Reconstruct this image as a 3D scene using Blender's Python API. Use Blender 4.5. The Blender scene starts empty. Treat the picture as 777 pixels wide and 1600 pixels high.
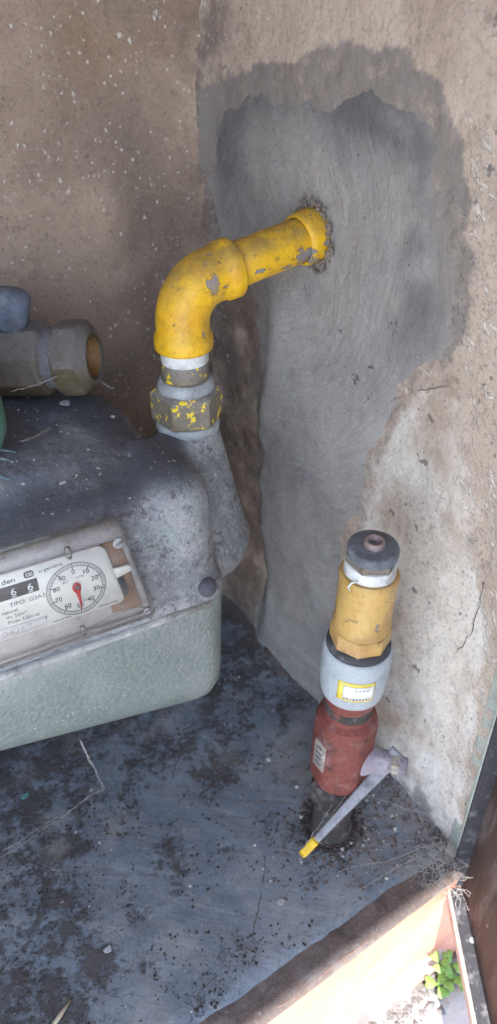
import bpy, bmesh, math, random
import numpy as np
from mathutils import Vector, Matrix
R = math.radians
random.seed(7); RNG = np.random.default_rng(7)
SC = bpy.context.scene
COL = SC.collection

# ------------------------------------------------------------------ camera
cam_d = bpy.data.cameras.new('camera'); cam = bpy.data.objects.new('camera', cam_d); COL.objects.link(cam)
cam.location = (-0.2889, -0.6206, 0.62)
cam.rotation_euler = (R(54), 0, R(-27.4))
cam_d.sensor_fit = 'VERTICAL'; cam_d.sensor_height = 36; cam_d.sensor_width = 36; cam_d.lens = 27.0
cam_d.clip_start = 0.01; cam_d.clip_end = 500
cam_d.dof.use_dof = True; cam_d.dof.focus_distance = 0.51; cam_d.dof.aperture_fstop = 7.0
SC.camera = cam

# ------------------------------------------------------------------ light
SUN_EL, SUN_AZ = 60.0, 33.0        # elevation; degrees left of straight out of the niche
world = bpy.data.worlds.new('World'); SC.world = world; world.use_nodes = True
wn = world.node_tree
bg = wn.nodes['Background']; sky = wn.nodes.new('ShaderNodeTexSky'); sky.sky_type = 'NISHITA'
sky.sun_disc = False; sky.sun_elevation = R(SUN_EL)
sdir = Vector((-math.sin(R(SUN_AZ))*math.cos(R(SUN_EL)), -math.cos(R(SUN_AZ))*math.cos(R(SUN_EL)), math.sin(R(SUN_EL))))
sky.sun_rotation = math.atan2(sdir.x, sdir.y)
wn.links.new(sky.outputs[0], bg.inputs[0]); bg.inputs[1].default_value = 0.15
sl = bpy.data.lights.new('sun', 'SUN'); sl.energy = 3.4; sl.angle = R(0.6); sl.color = (1, .955, .91)
so = bpy.data.objects.new('sun', sl); COL.objects.link(so)
so.rotation_euler = sdir.to_track_quat('Z', 'Y').to_euler(); so.location = (-1, -2, 3)
vs = SC.view_settings; vs.view_transform = 'Standard'; vs.look = 'None'; vs.gamma = 1; vs.exposure = 2.25
SC.render.engine = 'CYCLES'
SC.cycles.max_bounces = 8; SC.cycles.diffuse_bounces = 5; SC.cycles.transparent_max_bounces = 12

# ------------------------------------------------------------------ numpy noise
def vnoise(x, y, seed):
    r = np.random.default_rng(seed); T = r.random((256, 256))
    xi = np.floor(x).astype(int); yi = np.floor(y).astype(int); fx = x-xi; fy = y-yi
    fx = fx*fx*(3-2*fx); fy = fy*fy*(3-2*fy); g = lambda a, b: T[a & 255, b & 255]
    return (g(xi, yi)*(1-fx)+g(xi+1, yi)*fx)*(1-fy)+(g(xi, yi+1)*(1-fx)+g(xi+1, yi+1)*fx)*fy
def fbm(x, y, f, o=4, seed=1, gain=.5):
    s = 0; a = 1; t = 0
    for i in range(o):
        s = s+a*(vnoise(x*f+17.3*i, y*f+5.1*i, seed+i)-.5); t += a; a *= gain; f *= 2.03
    return s/t*2
def sstep(a, b, x):
    t = np.clip((x-a)/(b-a), 0, 1); return t*t*(3-2*t)
def sd_poly(px, py, poly):
    d = np.full(px.shape, 1e9); inside = np.zeros(px.shape, bool); n = len(poly)
    for i in range(n):
        ax, ay = poly[i]; bx, by = poly[(i+1) % n]
        ex, ey = bx-ax, by-ay; t = np.clip(((px-ax)*ex+(py-ay)*ey)/(ex*ex+ey*ey), 0, 1)
        d = np.minimum(d, np.hypot(px-ax-t*ex, py-ay-t*ey))
        c = (ay > py) != (by > py)
        if abs(by-ay) > 1e-12: inside ^= c & (px < (bx-ax)*(py-ay)/(by-ay)+ax)
    return np.where(inside, d, -d)      # positive inside

# ------------------------------------------------------------------ materials
class Mat:
    """layered procedural material; every pattern sits in world position"""
    def __init__(s, name, base, rough=.85, metal=0.0, spec=.35):
        s.m = bpy.data.materials.new(name); s.m.use_nodes = True; s.t = s.m.node_tree; s.N = s.t.nodes; s.L = s.t.links
        s.b = s.N['Principled BSDF']; g = s.N.new('ShaderNodeNewGeometry'); s.pos = g.outputs['Position']; s.nor = g.outputs['Normal']
        s.b.inputs['Roughness'].default_value = rough; s.b.inputs['Metallic'].default_value = metal
        s.b.inputs['Specular IOR Level'].default_value = spec
        s.c = s._rgb(base); s.r = None; s.mt = None; s.rv = rough; s.mv = metal; s.h = None
    def _rgb(s, c):
        n = s.N.new('ShaderNodeRGB'); n.outputs[0].default_value = (c[0], c[1], c[2], 1); return n.outputs[0]
    def math(s, op, a, b=0.0, clamp=False):
        n = s.N.new('ShaderNodeMath'); n.operation = op; n.use_clamp = clamp
        for i, v in enumerate((a, b)):
            if isinstance(v, (int, float)): n.inputs[i].default_value = v
            else: s.L.new(v, n.inputs[i])
        return n.outputs[0]
    def mul(s, a, b): return s.math('MULTIPLY', a, b, True)
    def add(s, a, b): return s.math('ADD', a, b, True)
    def inv(s, a): return s.math('SUBTRACT', 1.0, a, True)
    def ramp(s, v, lo, hi):
        n = s.N.new('ShaderNodeMapRange'); n.interpolation_type = 'SMOOTHSTEP'
        s.L.new(v, n.inputs[0]); n.inputs[1].default_value = lo; n.inputs[2].default_value = hi
        if lo > hi:
            n.inputs[1].default_value = hi; n.inputs[2].default_value = lo; n.inputs[3].default_value = 1; n.inputs[4].default_value = 0
        return n.outputs[0]
    def vec(s, seed, stretch, rot=None):
        p = s.pos
        if rot:
            m0 = s.N.new('ShaderNodeMapping'); s.L.new(p, m0.inputs[0]); m0.inputs['Rotation'].default_value = rot; p = m0.outputs[0]
        mp = s.N.new('ShaderNodeMapping'); s.L.new(p, mp.inputs[0])
        mp.inputs['Location'].default_value = (seed*1.37, seed*.71, seed*2.11); mp.inputs['Scale'].default_value = stretch
        return mp.outputs[0]
    def grain(s, dark, light, sc=420, amt=.5, seed=0):
        s.over(dark, s.noise(sc, .50, .66, detail=5, rough=.75, seed=seed+.3), amt)
        s.over(light, s.noise(sc*.8, .53, .68, detail=5, rough=.75, seed=seed+7.7), amt)
        s.over(dark, s.noise(sc*.22, .54, .66, detail=8, rough=.78, seed=seed+3.1), amt*.8); return s
    def raw(s, scale, detail=4, rough=.55, seed=0, stretch=(1, 1, 1), dist=0, rot=None):
        n = s.N.new('ShaderNodeTexNoise'); s.L.new(s.vec(seed, stretch, rot), n.inputs['Vector'])
        n.inputs['Scale'].default_value = scale; n.inputs['Detail'].default_value = detail
        n.inputs['Roughness'].default_value = rough; n.inputs['Distortion'].default_value = dist
        return n.outputs[0]
    def polar(s, cy, cz, fr, fa, seed):
        sp = s.N.new('ShaderNodeSeparateXYZ'); s.L.new(s.pos, sp.inputs[0])
        wb = s.math('MULTIPLY', s.math('SUBTRACT', s.raw(6, detail=3, seed=seed), .5), .05)
        dy = s.math('SUBTRACT', sp.outputs[1], cy); dz = s.math('SUBTRACT', sp.outputs[2], cz)
        r = s.math('ADD', s.math('SQRT', s.math('ADD', s.math('MULTIPLY', dy, dy), s.math('MULTIPLY', dz, dz))), wb)
        a = s.math('ARCTAN2', s.math('ABSOLUTE', dy), s.math('MULTIPLY', dz, -1.0))
        cb = s.N.new('ShaderNodeCombineXYZ'); s.L.new(s.math('MULTIPLY', r, fr), cb.inputs[0]); s.L.new(s.math('MULTIPLY', a, fa), cb.inputs[1]); cb.inputs[2].default_value = seed*.37
        n = s.N.new('ShaderNodeTexNoise'); s.L.new(cb.outputs[0], n.inputs['Vector']); n.inputs['Scale'].default_value = 1; n.inputs['Detail'].default_value = 6; n.inputs['Roughness'].default_value = .68
        return n.outputs[0]
    def noise(s, scale, lo, hi, **k): return s.ramp(s.raw(scale, **k), lo, hi)
    def specks(s, scale, r, prob=.5, seed=0, stretch=(1, 1, 1), warp=.0, rot=None):
        v = s.vec(seed, stretch, rot)
        if warp:
            nn = s.N.new('ShaderNodeTexNoise'); s.L.new(v, nn.inputs['Vector']); nn.inputs['Scale'].default_value = scale*2.2; nn.inputs['Detail'].default_value = 3
            mm = s.N.new('ShaderNodeVectorMath'); mm.operation = 'MULTIPLY_ADD'
            s.L.new(nn.outputs['Color'], mm.inputs[0]); mm.inputs[1].default_value = (warp/scale,)*3; s.L.new(v, mm.inputs[2]); v = mm.outputs[0]
        n = s.N.new('ShaderNodeTexVoronoi'); s.L.new(v, n.inputs['Vector']); n.inputs['Scale'].default_value = scale
        sp = s.N.new('ShaderNodeSeparateColor'); s.L.new(n.outputs['Color'], sp.inputs[0])
        rr = s.math('MULTIPLY', sp.outputs[1], r); d = s.math('SUBTRACT', rr, n.outputs['Distance'])
        return s.mul(s.ramp(d, 0, r*.35), s.math('LESS_THAN', sp.outputs[0], prob))
    def blob(s, c, r, feather=.3, wob=.5, ns=120, seed=3, stretch=(1, 1, 1)):
        vm = s.N.new('ShaderNodeVectorMath'); vm.operation = 'SUBTRACT'; s.L.new(s.pos, vm.inputs[0]); vm.inputs[1].default_value = c
        v2 = s.N.new('ShaderNodeVectorMath'); v2.operation = 'MULTIPLY'; s.L.new(vm.outputs[0], v2.inputs[0]); v2.inputs[1].default_value = stretch
        ln = s.N.new('ShaderNodeVectorMath'); ln.operation = 'LENGTH'; s.L.new(v2.outputs[0], ln.inputs[0])
        nz = s.math('MULTIPLY', s.math('SUBTRACT', s.raw(ns, detail=3, seed=seed), .5), wob*r*4)
        return s.ramp(s.math('ADD', ln.outputs['Value'], nz), r*(1+feather), r*(1-feather))
    def axis(s, i, lo, hi, wob=0, ns=60, seed=5):
        sp = s.N.new('ShaderNodeSeparateXYZ'); s.L.new(s.pos, sp.inputs[0]); v = sp.outputs[i]
        if wob: v = s.math('ADD', v, s.math('MULTIPLY', s.math('SUBTRACT', s.raw(ns, seed=seed, detail=4), .5), wob))
        return s.ramp(v, lo, hi)
    def up(s, lo=.3, hi=.9):
        sp = s.N.new('ShaderNodeSeparateXYZ'); s.L.new(s.nor, sp.inputs[0]); return s.ramp(sp.outputs[2], lo, hi)
    def attr(s, n):
        a = s.N.new('ShaderNodeAttribute'); a.attribute_name = n; return a.outputs['Fac']
    def over(s, col, mask, amt=1.0, rough=None, metal=None):
        if amt != 1.0: mask = s.math('MULTIPLY', mask, amt)
        n = s.N.new('ShaderNodeMix'); n.data_type = 'RGBA'
        s.L.new(mask, n.inputs[0]); s.L.new(s.c, n.inputs[6]); s.L.new(s._rgb(col), n.inputs[7]); s.c = n.outputs[2]
        for key, val in (('r', rough), ('mt', metal)):
            if val is not None:
                n = s.N.new('ShaderNodeMix'); s.L.new(mask, n.inputs[0]); cur = getattr(s, key)
                if cur is None: n.inputs[2].default_value = s.rv if key == 'r' else s.mv
                else: s.L.new(cur, n.inputs[2])
                n.inputs[3].default_value = val; setattr(s, key, n.outputs[0])
        return s
    def bump(s, h, dist=.0005, strength=1.0):
        n = s.N.new('ShaderNodeBump'); n.inputs['Strength'].default_value = strength; n.inputs['Distance'].default_value = dist
        s.L.new(h, n.inputs['Height'])
        if s.h is not None: s.L.new(s.h, n.inputs['Normal'])
        s.h = n.outputs[0]; return s
    def done(s):
        s.L.new(s.c, s.b.inputs['Base Color'])
        if s.r is not None: s.L.new(s.r, s.b.inputs['Roughness'])
        if s.mt is not None: s.L.new(s.mt, s.b.inputs['Metallic'])
        if s.h is not None: s.L.new(s.h, s.b.inputs['Normal'])
        return s.m

def m_backwall():
    m = Mat('brown_render', (.41, .305, .225), .95, spec=.15)
    m.over((.26, .19, .145), m.noise(9, .42, .68, detail=5, seed=1), .75)
    m.over((.50, .39, .29), m.noise(14, .5, .75, detail=5, seed=2), .6)
    m.over((.135, .105, .092), m.noise(5, .5, .68, detail=6, seed=9, stretch=(1, 1, .6)), .55)
    m.over((.27, .155, .075), m.mul(m.axis(2, .50, .60, .10, 12), m.noise(11, .46, .66, detail=6, seed=19)), .6)
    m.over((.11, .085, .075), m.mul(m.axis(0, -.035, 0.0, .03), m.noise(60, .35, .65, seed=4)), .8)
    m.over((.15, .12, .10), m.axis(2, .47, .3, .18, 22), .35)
    m.grain((.15, .12, .10), (.40, .34, .28), 330, .5, 500)
    m.over((.64, .59, .52), m.specks(150, .27, .50, seed=5, stretch=(1, 1, .7), warp=.6), .75)
    m.over((.66, .61, .54), m.specks(240, .34, .36, seed=8, warp=.6), .6)
    m.over((.58, .52, .45), m.specks(70, .20, .22, seed=14, warp=.7), .6)
    m.over((.07, .06, .055), m.specks(70, .33, .16, seed=11, warp=1.1), .7)
    m.over((.10, .08, .07), m.specks(260, .33, .16, seed=12), .6)
    m.bump(m.raw(70, detail=8, rough=.65, seed=2), .003, .8).bump(m.specks(150, .27, .50, seed=5, stretch=(1, 1, .7), warp=.6), .0006)
    return m.done()
def m_rightwall():
    m = Mat('tan_render', (.53, .43, .34), .95, spec=.15)
    m.over((.41, .32, .25), m.noise(10, .42, .66, detail=5, seed=21), .75)
    m.over((.60, .51, .42), m.noise(22, .5, .75, detail=6, seed=22), .6)
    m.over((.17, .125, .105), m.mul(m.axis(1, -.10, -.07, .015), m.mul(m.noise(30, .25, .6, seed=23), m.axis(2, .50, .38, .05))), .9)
    m.over((.34, .24, .18), m.specks(60, .4, .22, seed=23, warp=1.2), .5)
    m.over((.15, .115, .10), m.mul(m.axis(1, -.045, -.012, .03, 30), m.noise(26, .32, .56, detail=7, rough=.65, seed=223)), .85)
    cream = m.attr('cream')
    m.over((.74, .69, .61), m.mul(cream, m.noise(18, .25, .6, detail=6, seed=24)), .85)
    m.over((.82, .79, .75), m.mul(m.attr('bright'), m.noise(26, .36, .62, detail=6, seed=25)), .85)
    m.grain((.19, .16, .14), (.56, .52, .47), 330, .45, 510)
    flk = m.mul(m.specks(120, .60, .8, seed=26, stretch=(1, 1.9, .55), warp=2.3, rot=(R(35), 0, 0)), m.attr('flake'))
    flk2 = m.mul(m.specks(150, .58, .8, seed=27, stretch=(1, .6, 1.7), warp=2.0, rot=(R(-25), 0, 0)), m.attr('flake'))
    m.over((.74, .71, .65), m.add(flk, flk2), .7)
    m.over((.66, .62, .56), m.specks(130, .28, .25, seed=28, warp=.8), .6)
    m.over((.13, .12, .12), m.specks(75, .32, .26, seed=29, warp=1.0), .75)
    m.over((.16, .14, .13), m.specks(190, .33, .30, seed=30, warp=.8), .65)
    m.over((.12, .11, .11), m.mul(m.axis(2, .05, .0, .05, 40), m.noise(55, .42, .58, detail=5, seed=31)), .75)
    dm = m.ramp(m.math('ADD', m.math('MULTIPLY', m.attr('damp_shade'), .55), m.raw(70, detail=8, rough=.75, seed=33)), .74, 1.06)
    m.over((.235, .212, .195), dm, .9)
    m.bump(m.raw(85, detail=8, rough=.65, seed=3), .0028, .8).bump(m.add(flk, flk2), .0008)
    return m.done()
def m_patch():
    m = Mat('grey_cement', (.40, .372, .34), .9, spec=.2)
    m.over((.28, .268, .26), m.noise(9, .42, .66, detail=6, seed=41), .7)
    m.over((.44, .42, .40), m.noise(16, .5, .74, detail=7, seed=42), .7)
    m.over((.20, .195, .195), m.noise(13, .52, .70, detail=7, rough=.62, seed=247), .55)
    sw = m.polar(-.095, .445, 100, 2.6, 143); sw2 = m.polar(-.10, .44, 240, 7, 144)
    m.over((.50, .48, .455), m.mul(m.ramp(sw, .52, .66), m.noise(9, .42, .62, seed=243)), .38)
    m.over((.24, .23, .225), m.mul(m.ramp(sw2, .56, .68), m.noise(8, .44, .64, seed=245)), .32)
    m.over((.52, .50, .475), m.mul(m.ramp(sw2, .46, .34), m.noise(12, .46, .64, seed=246)), .4)
    m.grain((.19, .18, .18), (.52, .50, .48), 380, .4, 520)
    m.over((.10, .10, .11), m.noise(30, .60, .72, detail=6, rough=.7, seed=44, stretch=(1, .25, 1.5), rot=(R(-32), 0, 0)), .35)
    m.over((.115, .112, .115), m.mul(m.attr('damp_shade'), m.noise(20, .22, .58, detail=7, seed=45)), .8)
    m.over((.27, .245, .225), m.ramp(m.math('ADD', m.attr('edge'), m.math('MULTIPLY', m.raw(32, detail=8, rough=.68, seed=46), 1.1)), .80, 1.45), .80)
    m.over((.07, .07, .072), m.specks(60, .26, .2, seed=47, warp=1.3), .75)
    m.over((.09, .09, .09), m.specks(240, .3, .14, seed=48), .7)
    m.over((.55, .53, .5), m.specks(190, .24, .10, seed=49), .6)
    m.bump(sw, .0018, .9).bump(sw2, .0007, .8)
    m.bump(m.raw(190, detail=6, rough=.7, seed=50), .0011, .8)
    return m.done()
def m_floor():
    m = Mat('blue_grey_cement', (.145, .18, .225), .55, spec=.5)
    m.over((.215, .25, .29), m.noise(10, .44, .68, detail=6, seed=61), .8)
    m.over((.30, .32, .35), m.noise(16, .52, .72, detail=7, rough=.65, seed=62, stretch=(.35, 1.4, 1), rot=(0, 0, R(35))), .55)
    m.over((.11, .115, .13), m.noise(55, .55, .7, detail=6, rough=.7, seed=63, stretch=(.2, 1.6, 1), rot=(0, 0, R(35))), .5)
    m.over((.32, .345, .36), m.noise(90, .53, .68, detail=7, rough=.7, seed=163, stretch=(.12, 1.6, 1), rot=(0, 0, R(38))), .5)
    m.over((.10, .105, .12), m.noise(70, .55, .68, detail=7, rough=.7, seed=165, stretch=(.12, 1.6, 1), rot=(0, 0, R(30))), .5)
    m.grain((.075, .08, .09), (.32, .34, .355), 360, .45, 530)
    dn = m.math('ADD', m.math('MULTIPLY', m.raw(36, detail=8, rough=.66, seed=64), .66), m.math('MULTIPLY', m.raw(200, detail=5, rough=.75, seed=164), .34))
    d = m.ramp(m.math('ADD', dn, m.math('MULTIPLY', m.attr('dirt'), .105)), .565, .665)
    m.over((.070, .056, .050), d, .85, rough=.95)
    m.over((.07, .06, .06), m.mul(m.attr('dirt'), m.noise(150, .54, .62, detail=5, rough=.7, seed=67)), .75, rough=.95)
    m.over((.31, .31, .30), m.noise(20, .50, .66, detail=8, rough=.7, seed=168), .5, rough=.95)
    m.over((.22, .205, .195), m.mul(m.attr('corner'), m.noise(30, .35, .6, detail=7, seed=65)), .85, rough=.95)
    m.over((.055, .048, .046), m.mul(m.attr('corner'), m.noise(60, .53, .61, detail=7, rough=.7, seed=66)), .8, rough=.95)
    m.over((.45, .45, .45), m.specks(330, .3, .12, seed=68, warp=.6), .7)
    m.over((.05, .045, .045), m.specks(210, .36, .25, seed=69, warp=1.2), .8)
    m.over((.5, .5, .5), m.specks(110, .16, .12, seed=70, warp=1.0), .75)
    m.bump(m.raw(60, detail=7, rough=.65, seed=63, stretch=(.3, 1.4, 1), rot=(0, 0, R(35))), .0012, .8)
    m.bump(d, .0010).bump(m.raw(300, detail=5, rough=.7, seed=71), .0007, .8)
    return m.done()
def m_orange():
    m = Mat('orange_masonry_paint', (.58, .285, .20), .85, spec=.2)
    m.over((.64, .34, .25), m.noise(14, .4, .7, detail=6, seed=81), .6)
    m.over((.60, .30, .17), m.specks(160, .3, .2, seed=82, warp=1), .5)
    m.over((.30, .20, .16), m.mul(m.axis(2, -.016, -.004, .012, 60), m.noise(40, .4, .6, detail=7, seed=83)), .8)
    m.grain((.42, .20, .13), (.80, .46, .34), 260, .4, 570)
    m.over((.42, .40, .38), m.mul(m.axis(2, -.135, -.155, .03, 45), m.noise(50, .4, .55, detail=5, seed=84)), .8)
    m.bump(m.raw(120, detail=6, rough=.65, seed=85), .0016, .8)
    return m.done()
def m_ledge():
    m = Mat('dirty_ledge', (.155, .125, .115), .92, spec=.2)
    m.over((.28, .18, .14), m.noise(22, .50, .68, detail=6, seed=181), .6)
    m.over((.23, .22, .22), m.noise(40, .50, .64, detail=7, seed=185), .55)
    m.over((.09, .075, .072), m.noise(34, .48, .66, detail=7, rough=.65, seed=182), .8)
    m.grain((.07, .06, .06), (.30, .25, .23), 380, .45, 560)
    m.over((.36, .36, .37), m.specks(200, .3, .16, seed=183, warp=1), .5)
    m.bump(m.raw(120, detail=7, rough=.68, seed=184), .002, 1); return m.done()
def m_ground():
    m = Mat('pale_concrete', (.46, .45, .43), .9, spec=.2)
    m.over((.42, .41, .40), m.noise(7, .45, .7, detail=7, seed=91), .6)
    m.over((.60, .585, .56), m.noise(18, .5, .75, detail=6, seed=92), .6)
    m.over((.12, .11, .11), m.mul(m.axis(1, -.445, -.415, .04, 30), m.noise(34, .40, .54, detail=7, seed=93)), .85)
    m.over((.15, .14, .13), m.specks(60, .3, .25, seed=94, warp=1.2), .6)
    m.bump(m.raw(90, detail=7, rough=.65, seed=95), .002, .8)
    return m.done()
def m_cast():
    m = Mat('dusty_cast_alloy', (.30, .30, .305), .6, .1, spec=.45)
    m.over((.135, .145, .16), m.noise(24, .42, .66, detail=6, seed=101), .7)
    m.over((.46, .45, .44), m.noise(50, .50, .7, detail=6, rough=.7, seed=102), .65, rough=.85)
    m.over((.20, .27, .24), m.noise(40, .55, .7, detail=5, seed=103), .5)
    m.grain((.14, .145, .15), (.50, .50, .50), 360, .55, 540)
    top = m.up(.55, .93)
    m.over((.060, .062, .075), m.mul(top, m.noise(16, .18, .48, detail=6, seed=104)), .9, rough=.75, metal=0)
    m.over((.16, .21, .30), m.mul(top, m.noise(22, .52, .72, detail=5, seed=105)), .55)  # blue sky reflection put into the colour of upward faces
    m.over((.085, .075, .08), m.noise(110, .54, .64, detail=6, rough=.75, seed=106), .75, rough=.95)
    m.over((.55, .54, .53), m.specks(230, .34, .22, seed=107, warp=.9), .55, rough=.95)
    m.over((.62, .62, .6), m.specks(95, .14, .22, seed=108, warp=1.2), .7, rough=.95)
    m.over((.06, .05, .05), m.specks(260, .34, .22, seed=109), .7)
    m.over((.10, .105, .115), m.noise(190, .55, .64, detail=6, rough=.75, seed=111), .6, rough=.95)
    m.bump(m.raw(130, detail=6, rough=.7, seed=110), .0024, 1).bump(m.specks(230, .3, .3, seed=107, warp=.8), .0004)
    return m.done()
def m_green():
    m = Mat('pale_green_hammered_paint', (.178, .205, .186), .5, .0, spec=.45)
    m.over((.135, .165, .148), m.noise(300, .48, .6, detail=3, seed=121), .6)
    m.grain((.11, .135, .12), (.32, .36, .33), 420, .4, 550)
    m.over((.24, .28, .25), m.noise(16, .45, .7, detail=6, seed=122), .6)
    m.over((.23, .235, .235), m.mul(m.noise(20, .50, .66, detail=6, seed=123), m.axis(0, -.22, -.12)), .75, rough=.85)
    m.over((.36, .35, .34), m.mul(m.axis(2, .225, .25, .03, 50), m.noise(80, .42, .58, detail=6, seed=124)), .75, rough=.9)
    m.over((.10, .09, .08), m.specks(170, .3, .12, seed=125, warp=1), .65)
    m.over((.55, .55, .55), m.specks(260, .26, .16, seed=126), .6)
    m.bump(m.raw(300, detail=3, rough=.5, seed=121), .0014, 1)
    return m.done()
def m_yellow(name='yellow_enamel', base=(.74, .43, .015), chips=(), clean=.75):
    m = Mat(name, base, .42, spec=.5)
    m.over((base[0]*.8, base[1]*.68, base[2]*1.2), m.noise(40, .46, .68, detail=5, seed=141), .7)
    m.over((.24, .16, .06), m.mul(m.up(.1, .85), m.noise(60, .30, .60, detail=7, rough=.65, seed=142)), clean, rough=.9)
    m.over((.30, .19, .03), m.noise(260, .56, .66, detail=5, rough=.7, seed=147), .5)
    m.over((.12, .08, .04), m.noise(150, .62, .7, detail=4, seed=143), .5)
    m.over((.10, .07, .05), m.specks(150, .26, .16, seed=144, warp=1), .75)
    for c, r, st in chips:
        k0 = m.blob(c, r*1.12, .18, .95, 210, seed=c[0]*90, stretch=st); m.over((.20, .11, .03), k0, .75, rough=.8)
        k = m.blob(c, r, .08, .95, 210, seed=c[0]*90, stretch=st)
        m.over((.235, .225, .235), k, .95, rough=.8); m.bump(m.inv(k), .0005)
    ck = m.noise(75, .665, .68, detail=5, rough=.6, seed=148); m.over((.22, .20, .19), ck, .85, rough=.85); m.bump(m.inv(ck), .0004)
    m.over((.36, .22, .04), m.noise(34, .48, .64, detail=8, rough=.74, seed=149), .5)
    m.bump(m.raw(70, detail=6, rough=.65, seed=145), .0022, .8)
    return m.done()
def m_simple(name, base, rough=.7, metal=0, dust=(.4, .4, .4), da=.5, dark=(.06, .055, .055), ka=.5, bumpd=.0005, seed=0, spec=.4):
    m = Mat(name, base, rough, metal, spec)
    m.over(dark, m.noise(60, .5, .68, detail=6, rough=.65, seed=seed+1), ka, rough=.9)
    m.over(dust, m.noise(90, .5, .68, detail=6, rough=.65, seed=seed+2), da, rough=.95, metal=0)
    m.over(dust, m.specks(330, .3, .15, seed=seed+3), da)
    m.grain(tuple(x*.5 for x in base), tuple(min(1, x*1.3+.02) for x in base), 430, .35, seed+40)
    m.bump(m.raw(160, detail=6, rough=.65, seed=seed+4), bumpd*2, .8)
    return m.done()
def m_brass(name, paint=True, seed=0, dk=1.0):
    m = Mat(name, (.21*dk, .165*dk, .095*dk), .5, .4, spec=.45)
    m.over((.11, .09, .055), m.noise(50, .42, .66, detail=5, seed=seed+1), .8, rough=.8, metal=.1)
    m.over((.22*dk, .21*dk, .215*dk), m.mul(m.up(-.35, .35), m.noise(40, .22, .5, detail=5, seed=seed+2)), .8, rough=.9, metal=0)
    m.grain((.05, .045, .035), (.34*dk, .31*dk, .26*dk), 300, .4, seed+60)
    if paint: m.over((.82, .60, .02), m.noise(150, .57, .60, detail=6, rough=.68, seed=seed+3), .95, rough=.6, metal=0)
    m.bump(m.raw(170, detail=5, seed=seed+4), .0006, .8)
    return m.done()
def m_plain(name, col, rough=.7, metal=0, spec=.4, alpha=None):
    m = Mat(name, col, rough, metal, spec); m.over(tuple(x*.75 for x in col), m.noise(120, .45, .7, seed=len(name)), .5); return m.done()
def m_plastic():
    m = bpy.data.materials.new('clear_dusty_plastic'); m.use_nodes = True; t = m.node_tree; N = t.nodes; L = t.links
    N.remove(N['Principled BSDF']); out = N['Material Output']
    tr = N.new('ShaderNodeBsdfTransparent'); tr.inputs[0].default_value = (.95, .94, .93, 1)
    gl = N.new('ShaderNodeBsdfGlossy'); gl.inputs['Roughness'].default_value = .12
    df = N.new('ShaderNodeBsdfDiffuse'); df.inputs[0].default_value = (.56, .53, .51, 1)
    fr = N.new('ShaderNodeFresnel'); fr.inputs[0].default_value = 1.45
    lw = N.new('ShaderNodeLayerWeight'); lw.inputs[0].default_value = .35
    g = N.new('ShaderNodeNewGeometry'); nz = N.new('ShaderNodeTexNoise'); nz.inputs['Scale'].default_value = 55; nz.inputs['Detail'].default_value = 7
    L.new(g.outputs['Position'], nz.inputs['Vector'])
    mr = N.new('ShaderNodeMapRange'); L.new(nz.outputs[0], mr.inputs[0]); mr.inputs[1].default_value = .4; mr.inputs[2].default_value = .75; mr.inputs[3].default_value = .0; mr.inputs[4].default_value = .13
    ad = N.new('ShaderNodeMath'); ad.operation = 'MULTIPLY_ADD'; L.new(lw.outputs['Facing'], ad.inputs[0]); ad.inputs[1].default_value = .24; L.new(mr.outputs[0], ad.inputs[2]); ad.use_clamp = True
    m1 = N.new('ShaderNodeMixShader'); L.new(ad.outputs[0], m1.inputs[0]); L.new(tr.outputs[0], m1.inputs[1]); L.new(df.outputs[0], m1.inputs[2])
    m2 = N.new('ShaderNodeMixShader'); L.new(fr.outputs[0], m2.inputs[0]); L.new(m1.outputs[0], m2.inputs[1]); L.new(gl.outputs[0], m2.inputs[2])
    L.new(m2.outputs[0], out.inputs[0]); return m

# ------------------------------------------------------------------ object helpers
def tag(o, label=None, cat=None, group=None, kind=None):
    if label: o['label'] = label
    if cat: o['category'] = cat
    if group: o['group'] = group
    if kind: o['kind'] = kind
    return o
def thing(name, loc, label, cat, group=None):
    o = bpy.data.objects.new(name, None); COL.objects.link(o); o.location = loc; o.empty_display_size = .02
    o['root'] = list(loc); tag(o, label, cat, group); return o
def root_of(p):
    while p.parent: p = p.parent
    return Vector(p.location)
def link(name, me, mat, parent=None, smooth=True):
    """me is in world coordinates; it is shifted into its thing's frame"""
    if parent is not None: me.transform(Matrix.Translation(-root_of(parent)))
    me.materials.clear(); me.materials.append(mat)
    o = bpy.data.objects.new(name, me); COL.objects.link(o)
    if parent is not None: o.parent = parent
    if smooth:
        me.polygons.foreach_set('use_smooth', [True]*len(me.polygons))
    me.update(); return o
def mesh(v, f, name='m'):
    me = bpy.data.meshes.new(name); me.from_pydata([tuple(p) for p in v], [], [tuple(q) for q in f]); me.update(); return me
def fixn(me):
    bm = bmesh.new(); bm.from_mesh(me); bmesh.ops.recalc_face_normals(bm, faces=bm.faces); bm.to_mesh(me); bm.free(); return me
def sharp(o, ang=35):
    me = o.data; bm = bmesh.new(); bm.from_mesh(me); bm.normal_update()
    for e in bm.edges:
        if len(e.link_faces) == 2 and e.calc_face_angle(0) > R(ang): e.smooth = False
    bm.to_mesh(me); bm.free(); return o
def frame_of(axis):
    a = Vector(axis).normalized(); h = Vector((0, 0, 1)) if abs(a.z) < .9 else Vector((1, 0, 0))
    u = h.cross(a).normalized(); return u, a.cross(u), a
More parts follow.
